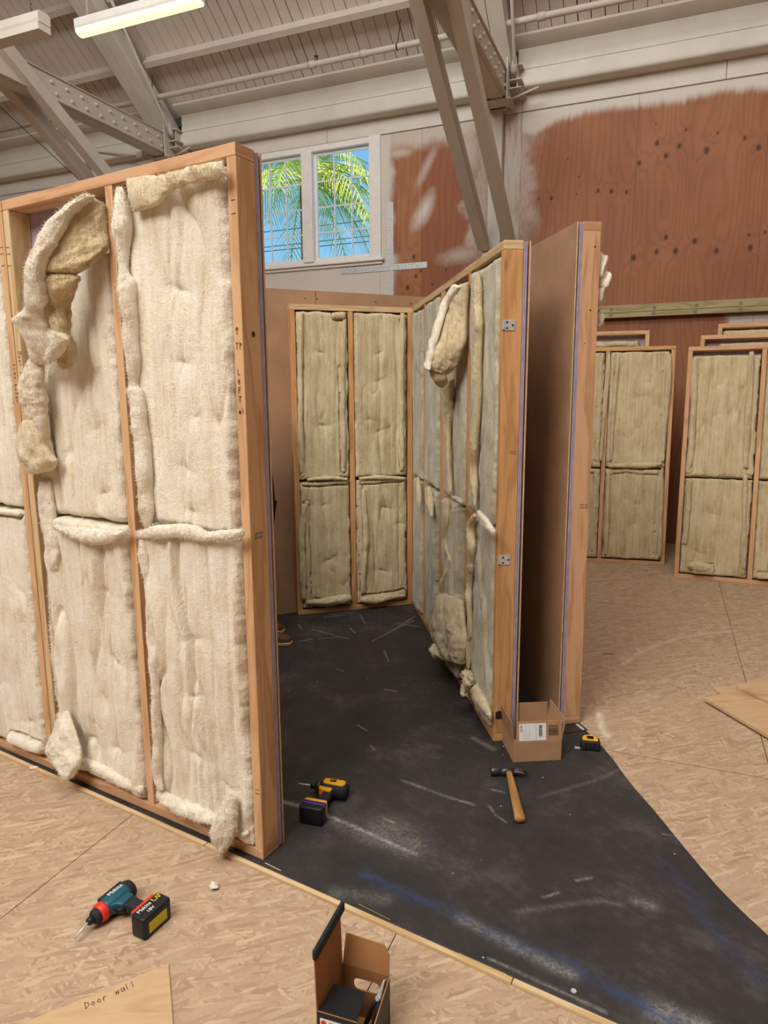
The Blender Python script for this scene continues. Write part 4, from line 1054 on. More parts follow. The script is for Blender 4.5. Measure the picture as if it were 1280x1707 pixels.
# ---- 3. far panel and the tall hardboard wall behind it
f4 = Fr(-.667, 5.067, math.atan2(.293, .956), oz=.006)
p4 = panel(f4, .932, 2.318, (0, .430, .894), 'short two-bay wall panel closing the far end of the black floor', GRP, smats=['stud4', 'stud2', 'stud2', 'stud2', 'stud2'])
def fb(x0, x1, z0, z1, seed, **k): return batt(p4, x0, x1, z0, z1, m='batt_tan', seed=seed, res=.007, **k)
fb(.040, .428, 1.045, 2.275, 61, puff=.016, dim=((.22, 1.98, .05, .016), (.23, 1.45, .06, .020)), rolls=((.06, 1.06, .065, 2.26, .016), (.375, 1.08, .37, 1.9, .018), (.30, 2.25, .42, 2.24, .03)), cre=((.33, 1.1, 2.2, .006, .02),))
fb(.040, .428, .045, 1.035, 62, puff=.02, dim=((.22, .85, .04, .012), (.25, .42, .06, .020), (.10, .85, .06, .014)), rolls=((.08, .06, .09, .9, .018), (.1, .085, .4, .09, .03), (.05, 1.015, .42, 1.02, .016)), cre=((.22, .2, 1.0, .006, .02),))
fb(.470, .892, 1.045, 2.275, 63, puff=.016, dim=((.67, 1.98, .04, .012), (.67, 1.78, .05, .014), (.67, 1.40, .06, .02)), rolls=((.855, 1.1, .855, 2.25, .02),), cre=((.67, 1.2, 2.2, .007, .02), (.80, 1.1, 2.2, .006, .02)))
fb(.470, .892, .045, 1.035, 64, puff=.02, dim=((.72, .80, .05, .018), (.68, .30, .06, .02)), rolls=((.52, .12, .50, 1.0, .02), (.5, .085, .88, .10, .03), (.5, 1.015, .86, 1.02, .016)), cre=((.62, .2, 1.0, .006, .02), (.82, .2, 1.0, .006, .02)))
AH = math.atan2(.4275, 1)
hx, hy = .36, 5.744
f5 = Fr(hx, hy, AH+PI, oz=.0)
p5 = panel(f5, 2.44, 2.44, (0, .6, 1.2, 1.8, 2.402), 'hardboard-faced wall standing behind the short two-bay panel', 'hardboard faced wall panels')
b = MB(); b.box(.98, .983, .1202, .1212, .02, 2.435); b.obj('sheet_joint', 'ink', p5)
b = MB()
for (xx, zz) in ((.97, 2.38), (1.06, 2.38), (.2, 2.38), (.5, 2.38), (.97, 1.2)): b.tube([(xx, .1205, zz), (xx, .1212, zz)], .005, 8)
b.obj('screw_heads', 'ink', p5)

# ---- 4. right wall: hardboard on its left face, wool on the right face
AR = math.atan2(.983, -.18)
f6 = Fr(1.000, 3.285, AR, oz=.006)
p6 = panel(f6, 2.44, 2.438, (0, .59, 1.18, 1.8, 2.402), 'tall panel right of the brown gap, hardboard on its left and wool poking out on its right', GRP, smats=['stud3', 'stud3', 'stud3', 'stud', 'stud', 'stud', 'stud'])
for k, (a, c_) in enumerate(((.04, .588), (.63, 1.178), (1.22, 1.798), (1.84, 2.40))):
    batt(p6, a, c_, 1.2, 2.38, m='batt', seed=70+k, res=.012); batt(p6, a, c_, .045, 1.19, m='batt', seed=75+k, res=.012)
b = MB(); b.tube([(-.0004, .03, 2.33), (-.001, .03, 2.33)], .004, 8); b.tube([(-.0004, .04, 2.05), (-.001, .04, 2.05)], .004, 8); b.tube([(-.0004, .06, 1.9), (-.001, .06, 1.9)], .002, 8); b.obj('screw_heads', 'ink', p6)
Mm = Matrix(((0, 0, -1, 0), (-1, 0, 0, 0), (0, 1, 0, 0), (0, 0, 0, 1)))
stamp(p6, Matrix.Translation((-.0006, .05, 1.12)) @ Mm, s=.007)
c10 = None
for i, (x, y, z, r) in enumerate(((.03, -.03, 2.25, .035), (.03, -.045, 2.2, .03), (.04, -.03, 2.12, .03), (.05, -.04, 2.02, .025))):
    tuft(p6, (x+.02, y, z), r, seed=90+i, sx=1, sy=.9, sz=1.7)

# ---- 5. leaned panels on the right
def lean_panel(br, ang, lean, W, L, studs, lab, seed, back_off=0, xs=0, right=True, oz=0.0, sm=None):
    dx, dy = math.cos(ang), math.sin(ang)
    ox, oy = (br[0]-dx*W, br[1]-dy*W) if right else (br[0], br[1])
    ox += -dy*back_off+dx*xs; oy += dx*back_off+dy*xs
    f = Fr(ox, oy, ang, lean, oz)
    p = panel(f, W, L, studs, lab, GRP, smats=sm)
    return f, p
fa, pa = lean_panel((2.762, 6.564), R(-15), R(3.5), 1.22, 2.13, (0, .585, 1.182), 'leaned panel just right of the tall panel post, front of its stack', 80, sm=['stud2', 'stud3', 'stud3', 'stud3', 'stud'])
for (a, c_, sd) in ((.04, .583, 81), (.625, 1.18, 83)):
    batt(pa, a, c_, .955, 2.085, m='batt_tan', seed=sd, res=.009, dim=((a+.3, 1.65, .04, .012), (a+.3, 1.35, .04, .010)), rolls=((a+.02, 1.0, a+.02, 2.07, .022), (c_-.04, 1.0, c_-.035, 2.07, .022)), cre=((a+.38, 1.0, 2.0, .004, .02),))
    batt(pa, a, c_, .045, .95, m='batt_tan', seed=sd+1, res=.009, dim=((a+.3, .6, .05, .012), (a+.3, .4, .04, .01)), rolls=((a+.04, .06, a+.04, .9, .02), (a+.06, .925, c_-.05, .925, .022), (c_-.05, .1, c_-.04, .9, .018)), cre=((a+.3, .1, .5, .006, .02),))
fb2, pb2 = lean_panel((2.762, 6.564), R(-16), R(4.5), 1.22, 2.30, (0, .585, 1.182), 'leaned panel showing only its top behind the front left leaned panel', 84, back_off=.15, xs=-.23, sm=['stud', 'stud', 'stud', 'stud', 'stud4'])
batt(pb2, .04, .583, 1.2, 2.24, m='batt_tan', seed=86, res=.012); batt(pb2, .625, 1.13, 1.2, 2.21, m='batt_tan', seed=87, res=.010, rolls=((.64, 2.17, 1.1, 2.17, .03),))
fc, pc_ = lean_panel((2.677, 6.135), R(-23), R(8.5), 1.22, 2.12, (0, .60, 1.182), 'front leaned panel at the right edge with a purple gap at its top left', 88, right=False, sm=['stud3', 'stud', 'stud3', 'stud', 'stud'])
batt(pc_, .04, .598, .93, 2.04, m='batt_tan', seed=89, res=.008, rolls=((.065, .95, .065, 2.02, .024), (.565, .95, .56, 2.0, .024)), cre=((.2, 1.0, 2.0, .010, .05), (.40, 1.1, 1.9, .006, .02), (.28, 1.3, 2.0, .006, .05)))
batt(pc_, .04, .598, .045, .925, m='batt_tan', seed=91, res=.008, dim=((.3, .6, .05, .016), (.18, .25, .09, .020)), rolls=((.56, .06, .57, .9, .022), (.07, .3, .08, .9, .022), (.14, .075, .34, .085, .05)), cre=((.36, .1, .6, .010, .03), (.25, .1, .3, .010, .03)))
batt(pc_, .64, 1.18, .93, 2.06, m='batt_tan', seed=92, res=.01, cre=((.75, 1, 2, .006, .03),)); batt(pc_, .64, 1.18, .045, .925, m='batt_tan', seed=93, res=.01, rolls=((.66, .08, 1.1, .09, .04),), cre=((.76, .1, .9, .008, .03),))
fd, pd_ = lean_panel((2.677, 6.135), R(-23), R(9.5), 1.22, 2.24, (0, .60, 1.182), 'leaned panel with a purple corner, second in the stack at the right edge', 94, right=False, back_off=.15, xs=.10, sm=['stud3', 'stud', 'stud3', 'stud', 'stud'])
batt(pd_, .16, .598, 1.2, 2.17, m='batt_tan', seed=95, res=.012, off=-.01); batt(pd_, .64, 1.18, 1.2, 2.17, m='batt_tan', seed=96, res=.012)
roll(fa, pa, [(1031, 590, 4), (1026, 640, 4), (1022, 700, 3), (1018, 768, 3)], off=.02, m=RT, seed=71, nr=50)
roll(fa, pa, [(1014, 785, 4), (1012, 840, 4), (1009, 925, 4)], off=.02, m=RT, seed=72, nr=50)
roll(fa, pa, [(1015, 590, 4), (1010, 660, 4), (1004, 730, 3), (1001, 768, 3)], off=.02, m=RT, seed=73, nr=50)
roll(fa, pa, [(1116, 590, 6), (1112, 663, 5), (1106, 739, 4), (1105, 770, 4)], off=.02, m=RT, seed=74, nr=50)
roll(fa, pa, [(1104, 780, 3), (1102, 846, 4), (1099, 930, 4)], off=.02, m=RT, seed=75, nr=50)
roll(fa, pa, [(1014, 777, 4), (1045, 776, 5), (1080, 776, 5), (1104, 773, 4)], off=.02, m=RT, seed=76, hor=True, nr=40)
roll(fc, pc_, [(1158, 596, 5), (1156, 663, 5), (1152, 754, 5), (1147, 785, 4)], off=.02, m=RT, seed=77, nr=50)
roll(fc, pc_, [(1150, 800, 5), (1146, 861, 4), (1141, 907, 5)], off=.02, m=RT, seed=78, nr=40)
roll(fc, pc_, [(1253, 586, 6), (1249, 663, 5), (1243, 754, 5), (1242, 780, 5)], off=.02, m=RT, seed=79, nr=50)
roll(fc, pc_, [(1242, 792, 5), (1240, 876, 4), (1239, 950, 5)], off=.02, m=RT, seed=80, nr=50)
roll(fc, pc_, [(1146, 942, 7), (1165, 944, 11), (1186, 948, 8)], off=.03, m=RT, seed=81, hor=True, nr=30)
roll(f4, p4, [(502, 520, 6), (500, 600, 5), (501, 700, 5), (502, 790, 5)], off=.015, m=RT, seed=82, nr=60)
roll(f4, p4, [(671, 522, 7), (668, 600, 6), (669, 700, 5), (670, 785, 6)], off=.015, m=RT, seed=83, nr=60)
roll(f4, p4, [(574, 530, 6), (571, 640, 5), (574, 780, 5)], off=.010, m=RT, seed=84, nr=60)
roll(f4, p4, [(508, 840, 8), (502, 900, 6), (506, 1000, 6)], off=.012, m=RT, seed=85, nr=50)
roll(f4, p4, [(606, 815, 6), (610, 900, 6), (604, 990, 5)], off=.012, m=RT, seed=86, nr=50)
roll(f4, p4, [(512, 1004, 6), (540, 1003, 7), (575, 998, 8), (586, 996, 7)], off=.025, m=RT, seed=87, hor=True, nr=40)
roll(f4, p4, [(600, 1000, 8), (625, 1000, 9), (650, 995, 6), (676, 992, 5)], off=.025, m=RT, seed=88, hor=True, nr=40)
roll(f4, p4, [(512, 800, 4), (545, 797, 5), (580, 799, 5)], off=.016, m=RT, seed=89, hor=True, nr=40)
roll(f4, p4, [(598, 798, 5), (630, 796, 4), (675, 798, 5)], off=.016, m=RT, seed=90, hor=True, nr=40)
fe, pe_ = lean_panel((2.677, 6.135), R(-23), R(10), 1.22, 2.36, (0, .60, 1.182), 'leaned panel at the right edge, rearmost and tallest showing of its stack', 97, right=False, back_off=.31, xs=.25, sm=['stud', 'stud', 'stud', 'stud', 'stud'])
batt(pe_, .04, .598, 1.2, 2.30, m='batt_tan', seed=98, res=.012); batt(pe_, .64, 1.18, 1.2, 2.3, m='batt_tan', seed=99, res=.012)
MT['stringy'] = plain('dull_yellow_fibre', '9c9358', .8, .1, var=.05)
# ------------------------------------------------------------------ black rubber mat with its lath edge
SL = -.5948
def lath_y(x): return 3.043+SL*(x+1.849)
def build_mat():
    edge = [(1.30, 1.12), (1.21, 1.82)]+[fl(*p) for p in ((1260, 1540), (1215, 1500), (1180, 1460), (1130, 1400), (1090, 1350), (1045, 1300), (1020, 1262), (985, 1225), (965, 1208))]+[(.985, 3.45), (.93, 4.0), (.75, 5.0), (.6, 5.9)]
    ex = np.array([p[0] for p in edge]); ey = np.array([p[1] for p in edge]); o = np.argsort(ey); ex, ey = ex[o], ey[o]
    yy = np.linspace(1.0, 6, 200); xx = np.interp(yy, ey, ex); k = np.ones(9)/9; xs = np.convolve(np.pad(xx, 4, 'edge'), k, 'valid')
    nu, nv = 560, 520
    A, B = np.meshgrid(np.linspace(0, 1, nu), np.linspace(0, 1, nv))
    X = -2.6+A*3.7; Y = np.zeros_like(X)
    for _ in range(12):
        yb = lath_y(X); yt = 5.13+.4275*(X+.76); Y = yb+B*(yt-yb)
        X = -2.6+A*(np.interp(Y, yy, xs)+2.6)
    def seg(pts, w, s=1.0):
        r = np.zeros_like(X); P = [fl(*p) for p in pts]
        for (ax, ay), (bx, by) in zip(P[:-1], P[1:]):
            dx, dy = bx-ax, by-ay; t = np.clip(((X-ax)*dx+(Y-ay)*dy)/(dx*dx+dy*dy+1e-9), 0, 1)
            r = np.maximum(r, s*np.exp(-(np.hypot(X-ax-t*dx, Y-ay-t*dy)/w)**2))
        return r
    ch = seg(((440, 1330), (500, 1345), (560, 1367), (620, 1393), (660, 1412), (692, 1424)), .012, .9)
    ch = np.maximum(ch, seg(((560, 1372), (620, 1402), (680, 1424)), .035, .3))
    ch = np.maximum(ch, seg(((672, 1303), (705, 1315), (745, 1330), (790, 1343)), .008, .5))
    ch = np.maximum(ch, seg(((860, 1522), (930, 1512), (1000, 1503), (1040, 1512)), .012, .2))
    ch = np.maximum(ch, seg(((1060, 1505), (1085, 1512)), .02, .4))
    ch = np.maximum(ch, seg(((770, 1535), (830, 1565), (880, 1590), (950, 1625)), .022, .6))
    ch = np.maximum(ch, seg(((1100, 1690), (1170, 1720)), .04, .7))
    ch = np.maximum(ch, seg(((640, 1385), (680, 1410)), .08, .35))
    ch = np.maximum(ch, seg(((560, 1490), (640, 1500)), .03, .25))
    ch = np.maximum(ch, seg(((790, 1232), (822, 1250)), .015, .4))
    ch = np.maximum(ch, seg(((900, 1330), (1000, 1300), (1040, 1280)), .010, .18))
    for a, b in (((640, 1060), (692, 1028)), ((655, 1052), (690, 1035)), ((620, 1070), (640, 1060)), ((520, 1050), (580, 1066)), ((530, 1066), (570, 1063)), ((583, 1048), (592, 1056)), ((600, 1025), (608, 1040)), ((498, 1042), (503, 1050)), ((640, 1086), (648, 1104)), ((540, 1030), (575, 1026)), ((500, 1070), (520, 1066)), ((660, 1040), (700, 1046)), ((596, 1210), (612, 1220)), ((618, 1245), (625, 1252)), ((560, 1116), (572, 1120)), ((640, 1150), (660, 1154))):
        ch = np.maximum(ch, seg((a, b), .004, .9))
    for a, b in (((820, 1318), (840, 1322)), ((815, 1345), (822, 1355)), ((825, 1360), (843, 1372)), ((640, 1368), (660, 1374)), ((1105, 1392), (1145, 1400)), ((905, 1498), (930, 1490)), ((815, 1600), (1010, 1690)), ((960, 1470), (985, 1465))):
        ch = np.maximum(ch, seg((a, b), .0045, .6))
    bl = seg(((605, 1460), (650, 1480), (700, 1502), (750, 1522), (780, 1537)), .022, 1.0)
    bl = np.maximum(bl, seg(((800, 1552), (860, 1575), (930, 1600), (1000, 1640), (1080, 1682), (1160, 1725)), .024, .9))
    bl = np.maximum(bl, seg(((1100, 1440), (1150, 1490), (1180, 1540), (1240, 1610), (1290, 1660)), .03, .5))
    bl = np.maximum(bl, seg(((1122, 1400), (1142, 1407)), .014, 1.0))
    nz = fbm(X*28, Y*28, 3, 4)
    ch = np.clip(ch*(.45+1.1*nz), 0, 1); bl = np.clip(bl*(.35+1.3*nz), 0, 1)
    Z = .0045+.0012*(fbm(X*3, Y*3, 4, 3)-.5)
    edge_m = (A == 0) | (A == 1) | (B == 0) | (B == 1)
    Z = np.where(edge_m, .0002, Z)
    o = grid('rubber_mat', X, Y, Z, 'mat', None, {'chalk': ch, 'blue': bl})
    tag(o, 'black rubber floor mat with a wavy right edge, chalk and blue paint streaks', 'mat')
build_mat()
d = Vector((1, SL, 0)).normalized(); nrm = Vector((SL, -1, 0)).normalized()
def lath(xa, xb, lab):
    b = MB(); A_ = Vector((xa, lath_y(xa), .006))+nrm*.012; B_ = Vector((xb, lath_y(xb), .006))+nrm*.012
    b.bar(A_, B_, .018, .011); o = b.obj('edge_lath', 'stud4', None, bevel=.001)
    tag(o, lab, 'wooden lath', 'thin laths along the mat edge')
lath(-2.6, -.674, 'thin lath along the mat edge, the length in front of the nearest wall')
lath(-.671, .366, 'thin lath along the mat edge, the length beside the black and brown carton')
lath(.369, 1.28, 'thin lath along the mat edge, the length at the bottom right')

# ------------------------------------------------------------------ cordless drivers
def lathe_x(b, prof, n=20, M=None, mi=0, sq=1.0):
    i0 = len(b.v)
    for x, r in prof:
        for k in range(n):
            a = 2*PI*k/n; p = Vector((x, r*math.cos(a), r*sq*math.sin(a))); b.v.append(M @ p if M else p)
    for i in range(len(prof)-1):
        for k in range(n):
            b.f.append([i0+i*n+k, i0+(i+1)*n+k, i0+(i+1)*n+(k+1) % n, i0+i*n+(k+1) % n]); b.mi.append(mi); b.uv += [(0, 0)]*4
    b.f.append([i0+k for k in range(n)]); b.f.append([i0+(len(prof)-1)*n+k for k in reversed(range(n))]); b.mi += [mi, mi]; b.uv += [(0, 0)]*(2*n)
    return b
def rrect(x0, x1, y0, y1, r, n=5):
    out = []
    for cx_, cy_, a0 in ((x1-r, y1-r, 0), (x0+r, y1-r, PI/2), (x0+r, y0+r, PI), (x1-r, y0+r, 1.5*PI)):
        for i in range(n+1): a = a0+PI/2*i/n; out.append((cx_+r*math.cos(a), cy_+r*math.sin(a)))
    return out
def impact_driver(M):
    """x towards the bit, y along the handle (towards the battery), z up; lying on its side"""
    t = empty('cordless_impact_driver', M, 'teal and black cordless impact driver with a red collar lying on the bare floor', 'power tool')
    zc = .036
    T = Matrix.Translation((0, 0, zc))
    b = MB(); lathe_x(b, [(-.062, .018), (-.060, .026), (-.052, .031), (-.02, .0325), (.02, .0325), (.042, .030), (.052, .027)], 28, T); b.obj('head_housing', 'teal', t, smooth=True)
    b = MB(); lathe_x(b, [(-.066, .022), (-.064, .029), (-.050, .0335), (-.040, .0335), (-.038, .032)], 24, T)
    b.prism([(-.05, -.034), (.045, -.033), (.052, -.022), (.03, -.014), (-.05, -.012)], zc-.02, zc+.024); b.obj('rubber_overmould', 'blackr', t, smooth=False, bevel=.003)
    b = MB(); lathe_x(b, [(.050, .030), (.056, .0315), (.070, .029), (.076, .024)], 28, T); b.obj('red_collar', 'redp', t, smooth=True)
    tag(t.children[-1], 'orange-red collar')
    b = MB(); lathe_x(b, [(.075, .025), (.082, .0245), (.09, .020), (.093, .012)], 28, T); b.obj('nose', 'blackr', t, smooth=True)
    b = MB(); lathe_x(b, [(.092, .011), (.094, .0125), (.108, .0125), (.112, .009)], 16, T); b.obj('bit_holder', 'blackp', t, smooth=True)
    b = MB(); b.tube([(.110, 0, zc), (.125, 0, zc-.003), (.162, .0, zc-.016)], [.0035, .003, .0028], 8); b.obj('driver_bit', 'steel', t, smooth=True)
    b = MB(); hp = [(-.030, .02), (.022, .02), (.018, .05), (.012, .09), (.014, .125), (-.030, .125), (-.028, .08), (-.034, .045)]
    b.prism(hp, zc-.016, zc+.017); b.obj('grip', 'blackr', t, bevel=.009, seg=4)
    b = MB(); b.prism([(-.034, .012), (.045, .012), (.046, .022), (.026, .034), (.020, .055), (-.03, .052)], zc-.019, zc+.020); b.obj('trigger_housing', 'teal', t, bevel=.006, seg=3)
    b = MB(); b.prism([(.016, .036), (.036, .034), (.034, .056), (.018, .064)], zc-.009, zc+.009); b.obj('trigger', 'blackp', t, bevel=.004, seg=3)
    b = MB(); b.prism([(-.045, .118), (.045, .118), (.052, .132), (-.052, .132)], zc-.03, zc+.034); b.obj('foot', 'redp', t, bevel=.004)
    bz0, bz1 = .001, .075
    b = MB(); b.prism(rrect(-.058, .060, .130, .190, .012), bz0, bz1); bat = b.obj('battery', 'blackp', t, bevel=.008, seg=3)
    b = MB(); b.prism(rrect(-.035, .040, .1895, .1905, .0004), .016, .052); b.obj('rating_label', 'inkyellow', bat)
    Mt = Matrix.Translation((0.002, .148, bz1+.0003)) @ Matrix.Rotation(PI, 4, 'Z')
    text('lettering', 'Makita', .020, Matrix.Translation((.018, .148, bz1+.0003)) @ Matrix.Rotation(PI, 4, 'Z'), 'labelw', bat)
    text('lettering', '18V', .018, Matrix.Translation((.012, .171, bz1+.0003)) @ Matrix.Rotation(PI, 4, 'Z'), 'labelw', bat)
    scribble('marker_writing', 'LAP', .016, Matrix.Translation((-.018, .156, bz1+.0003)) @ Matrix.Rotation(PI, 4, 'Z'), 'inkyellow', bat, r=.0016, adv=.8)
    Mb = Matrix(((1, 0, 0, 0), (0, 0, 1, 0), (0, 1, 0, 0), (0, 0, 0, 1)))
    text('lettering', 'Makita', .021, Matrix.Translation((-.004, -.006, zc+.0318)) @ Matrix.Rotation(PI, 4, 'Z'), 'labelw', t, depth=.001)
    return t
pt = fl(148, 1560); hr = fl(212, 1492)
ax = math.atan2(pt[1]-hr[1], pt[0]-hr[0])
# handle goes to the right of the photo: y axis = x axis rotated +90
M = Matrix.Translation((-.893, 2.012, 0)) @ Matrix.Rotation(R(243), 4, 'Z')
impact_driver(M)
def drill(M):
    t = empty('cordless_drill_driver', M, 'yellow and black cordless driver with a purple-banded battery on the black mat', 'power tool')
    zc = .036; T = Matrix.Translation((0, 0, zc))
    b = MB(); lathe_x(b, [(-.080, .020), (-.078, .028), (-.066, .033), (.0, .034), (.03, .032), (.040, .026)], 28, T); b.obj('motor_housing', 'blackr', t, smooth=True)
    b = MB(); b.prism(rrect(-.070, .028, -.022, .016, .016), zc+.018, zc+.0365); b.obj('yellow_shell', 'yellow', t, bevel=.006, seg=3)
    b = MB(); b.prism(rrect(-.028, -.002, -.014, .004, .003), zc+.036, zc+.0372); b.obj('nameplate', 'ink', t)
    text('lettering', '20V', .010, Matrix.Translation((-.015, -.005, zc+.0374)) @ Matrix.Rotation(PI, 4, 'Z'), 'yellow', t)
    b = MB(); lathe_x(b, [(.038, .027), (.050, .0265), (.060, .021), (.064, .014)], 24, T); b.obj('nose_cone', 'steel_d', t, smooth=True)
    b = MB(); lathe_x(b, [(.063, .012), (.083, .012), (.086, .008)], 16, T); b.obj('bit_holder', 'blackp', t, smooth=True)
    b = MB(); b.tube([(.085, 0, zc), (.142, 0, zc-.002)], .0042, 8); b.obj('driver_bit', 'steel', t, smooth=True)
    b = MB(); b.prism([(-.024, .014), (.034, .014), (.040, .030), (.020, .046), (-.018, .05)], zc-.010, zc+.022); b.obj('trigger_guard', 'yellow', t, bevel=.005, seg=3)
    b = MB(); b.prism([(-.028, .02), (.014, .02), (.014, .05), (.016, .10), (.022, .140), (-.028, .140), (-.030, .09)], zc-.016, zc+.016); b.obj('grip', 'blackr', t, bevel=.009, seg=4)
    b = MB(); b.prism([(.012, .036), (.030, .034), (.028, .056), (.014, .062)], zc-.009, zc+.009); b.obj('trigger', 'redp', t, bevel=.003)
    b = MB(); b.prism([(.01, .128), (.045, .112), (.052, .118), (.03, .14)], zc+.01, zc+.022); b.obj('belt_hook', 'steel_d', t, bevel=.002)
    b = MB(); b.prism(rrect(-.046, .050, .136, .160, .008), .004, .074); b.obj('battery_foot', 'yellow', t, bevel=.006, seg=3)
    b = MB(); b.prism(rrect(-.050, .054, .158, .176, .010), .001, .077); b.obj('battery_band', 'purplep', t, bevel=.006, seg=3); tag(t.children[-1], 'purple band')
    b = MB(); b.prism(rrect(-.048, .052, .174, .206, .012), .002, .075); b.obj('battery', 'blackp', t, bevel=.007, seg=3)
    return t
M = Matrix.Translation((-.236, 2.645, .005)) @ Matrix.Rotation(R(163), 4, 'Z')
drill(M)

# ------------------------------------------------------------------ hammer, tape, square
def hammer():
    p0_, p1_ = Vector((.540, 2.800, 0)), Vector((.540, 2.470, 0))
    ang = R(-93)
    t = empty('claw_hammer', Matrix.Translation((.546, 2.797, .005)) @ Matrix.Rotation(ang, 4, 'Z') @ Matrix.Scale(1.07, 4), 'claw hammer with a worn wooden handle lying on the black mat', 'hammer')
    z = .019
    b = MB(); pts = []; rad = []
    b.v = []; n = 14; secs = [(-.014, .012, .010), (.03, .013, .010), (.08, .0145, .0115), (.14, .016, .0125), (.20, .0175, .0135), (.26, .0185, .014), (.30, .020, .015), (.322, .021, .0155), (.327, .018, .013)]
    for x, ry, rz in secs:
        for k in range(n): a = 2*PI*k/n; b.v.append(Vector((x, ry*math.cos(a), z+rz*math.sin(a))))
    for i in range(len(secs)-1):
        for k in range(n): b.f.append([i*n+k, (i+1)*n+k, (i+1)*n+(k+1) % n, i*n+(k+1) % n]); b.mi.append(0); b.uv += [(secs[i][0], k*.01), (secs[i+1][0], k*.01), (secs[i+1][0], (k+1)*.01), (secs[i][0], (k+1)*.01)]
    b.f += [list(range(n)), list(reversed(range((len(secs)-1)*n, len(secs)*n)))]; b.mi += [0, 0]; b.uv += [(0, 0)]*(2*n)
    b.obj('handle', 'handle', t, smooth=True)
    Ry = Matrix.Translation((0, 0, z)) @ Matrix.Rotation(-PI/2, 4, 'Z')
    b = MB(); lathe_x(b, [(.034, .011), (.044, .017), (.062, .018), (.072, .018), (.074, .016)], 20, Ry); lathe_x(b, [(-.020, .016), (.022, .0155), (.036, .011)], 20, Ry)
    h = b.obj('hammer_head', 'steel_d', t, smooth=True)
    for s in (-1, 1):
        b = MB(); pts = [(.0+s*.005, .014, z), (.002+s*.007, .034, z+.002), (.004+s*.010, .054, z+.001), (.008+s*.012, .074, z-.003)]
        b.tube(pts, [.012, .010, .007, .004], 8); b.obj('claw', 'steel_d', t, smooth=True)
    return t
hammer()
def tape():
    t = empty('tape_measure', Matrix.Translation((.976, 3.035, .005)) @ Matrix.Rotation(R(-12), 4, 'Z') @ Matrix.Scale(1.12, 4), 'black tape measure with a yellow top lying on the black mat', 'tape measure')
    prof = [(-.036, -.030), (.036, -.030), (.041, -.024), (.041, .004), (.034, .024), (.016, .036), (-.010, .037), (-.030, .028), (-.040, .010), (-.041, -.022)]
    b = MB(); b.prism(prof, 0, .042); b.obj('case', 'blackr', t, bevel=.006, seg=3)
    b = MB(); b.prism([(x*.78, y*.74+.002) for x, y in prof], .042, .0445); b.obj('yellow_cover', 'yellow', t, bevel=.001)
    b = MB(); b.prism(rrect(-.013, .015, -.008, .016, .004), .0444, .0462); b.obj('logo_plate', 'ink', t)
    for k in range(3):
        b = MB(); b.box(-.020+k*.016, -.014+k*.016, -.0315, -.029, .006, .036); b.obj('grip_rib', 'blackp', t)
    b = MB(); b.box(-.062, -.040, -.027, -.009, .003, .0045); b.box(-.063, -.0615, -.027, -.009, .0, .008); b.obj('blade_end', 'steel', t)
tape()
t = empty('metal_straightedge', Matrix.Translation((.937, 3.222, .0062)) @ Matrix.Rotation(R(18), 4, 'Z'), 'grey metal plate lying flat between the parcel box and the tape measure', 'metal plate')
b = MB(); b.box(-.05, .075, -.035, .030, 0, .002); b.obj('plate', 'steel_d', t, bevel=.0005)
b = MB(); b.box(.045, .060, -.035, .030, .002, .004); b.obj('rib', 'steel', t, bevel=.0005)

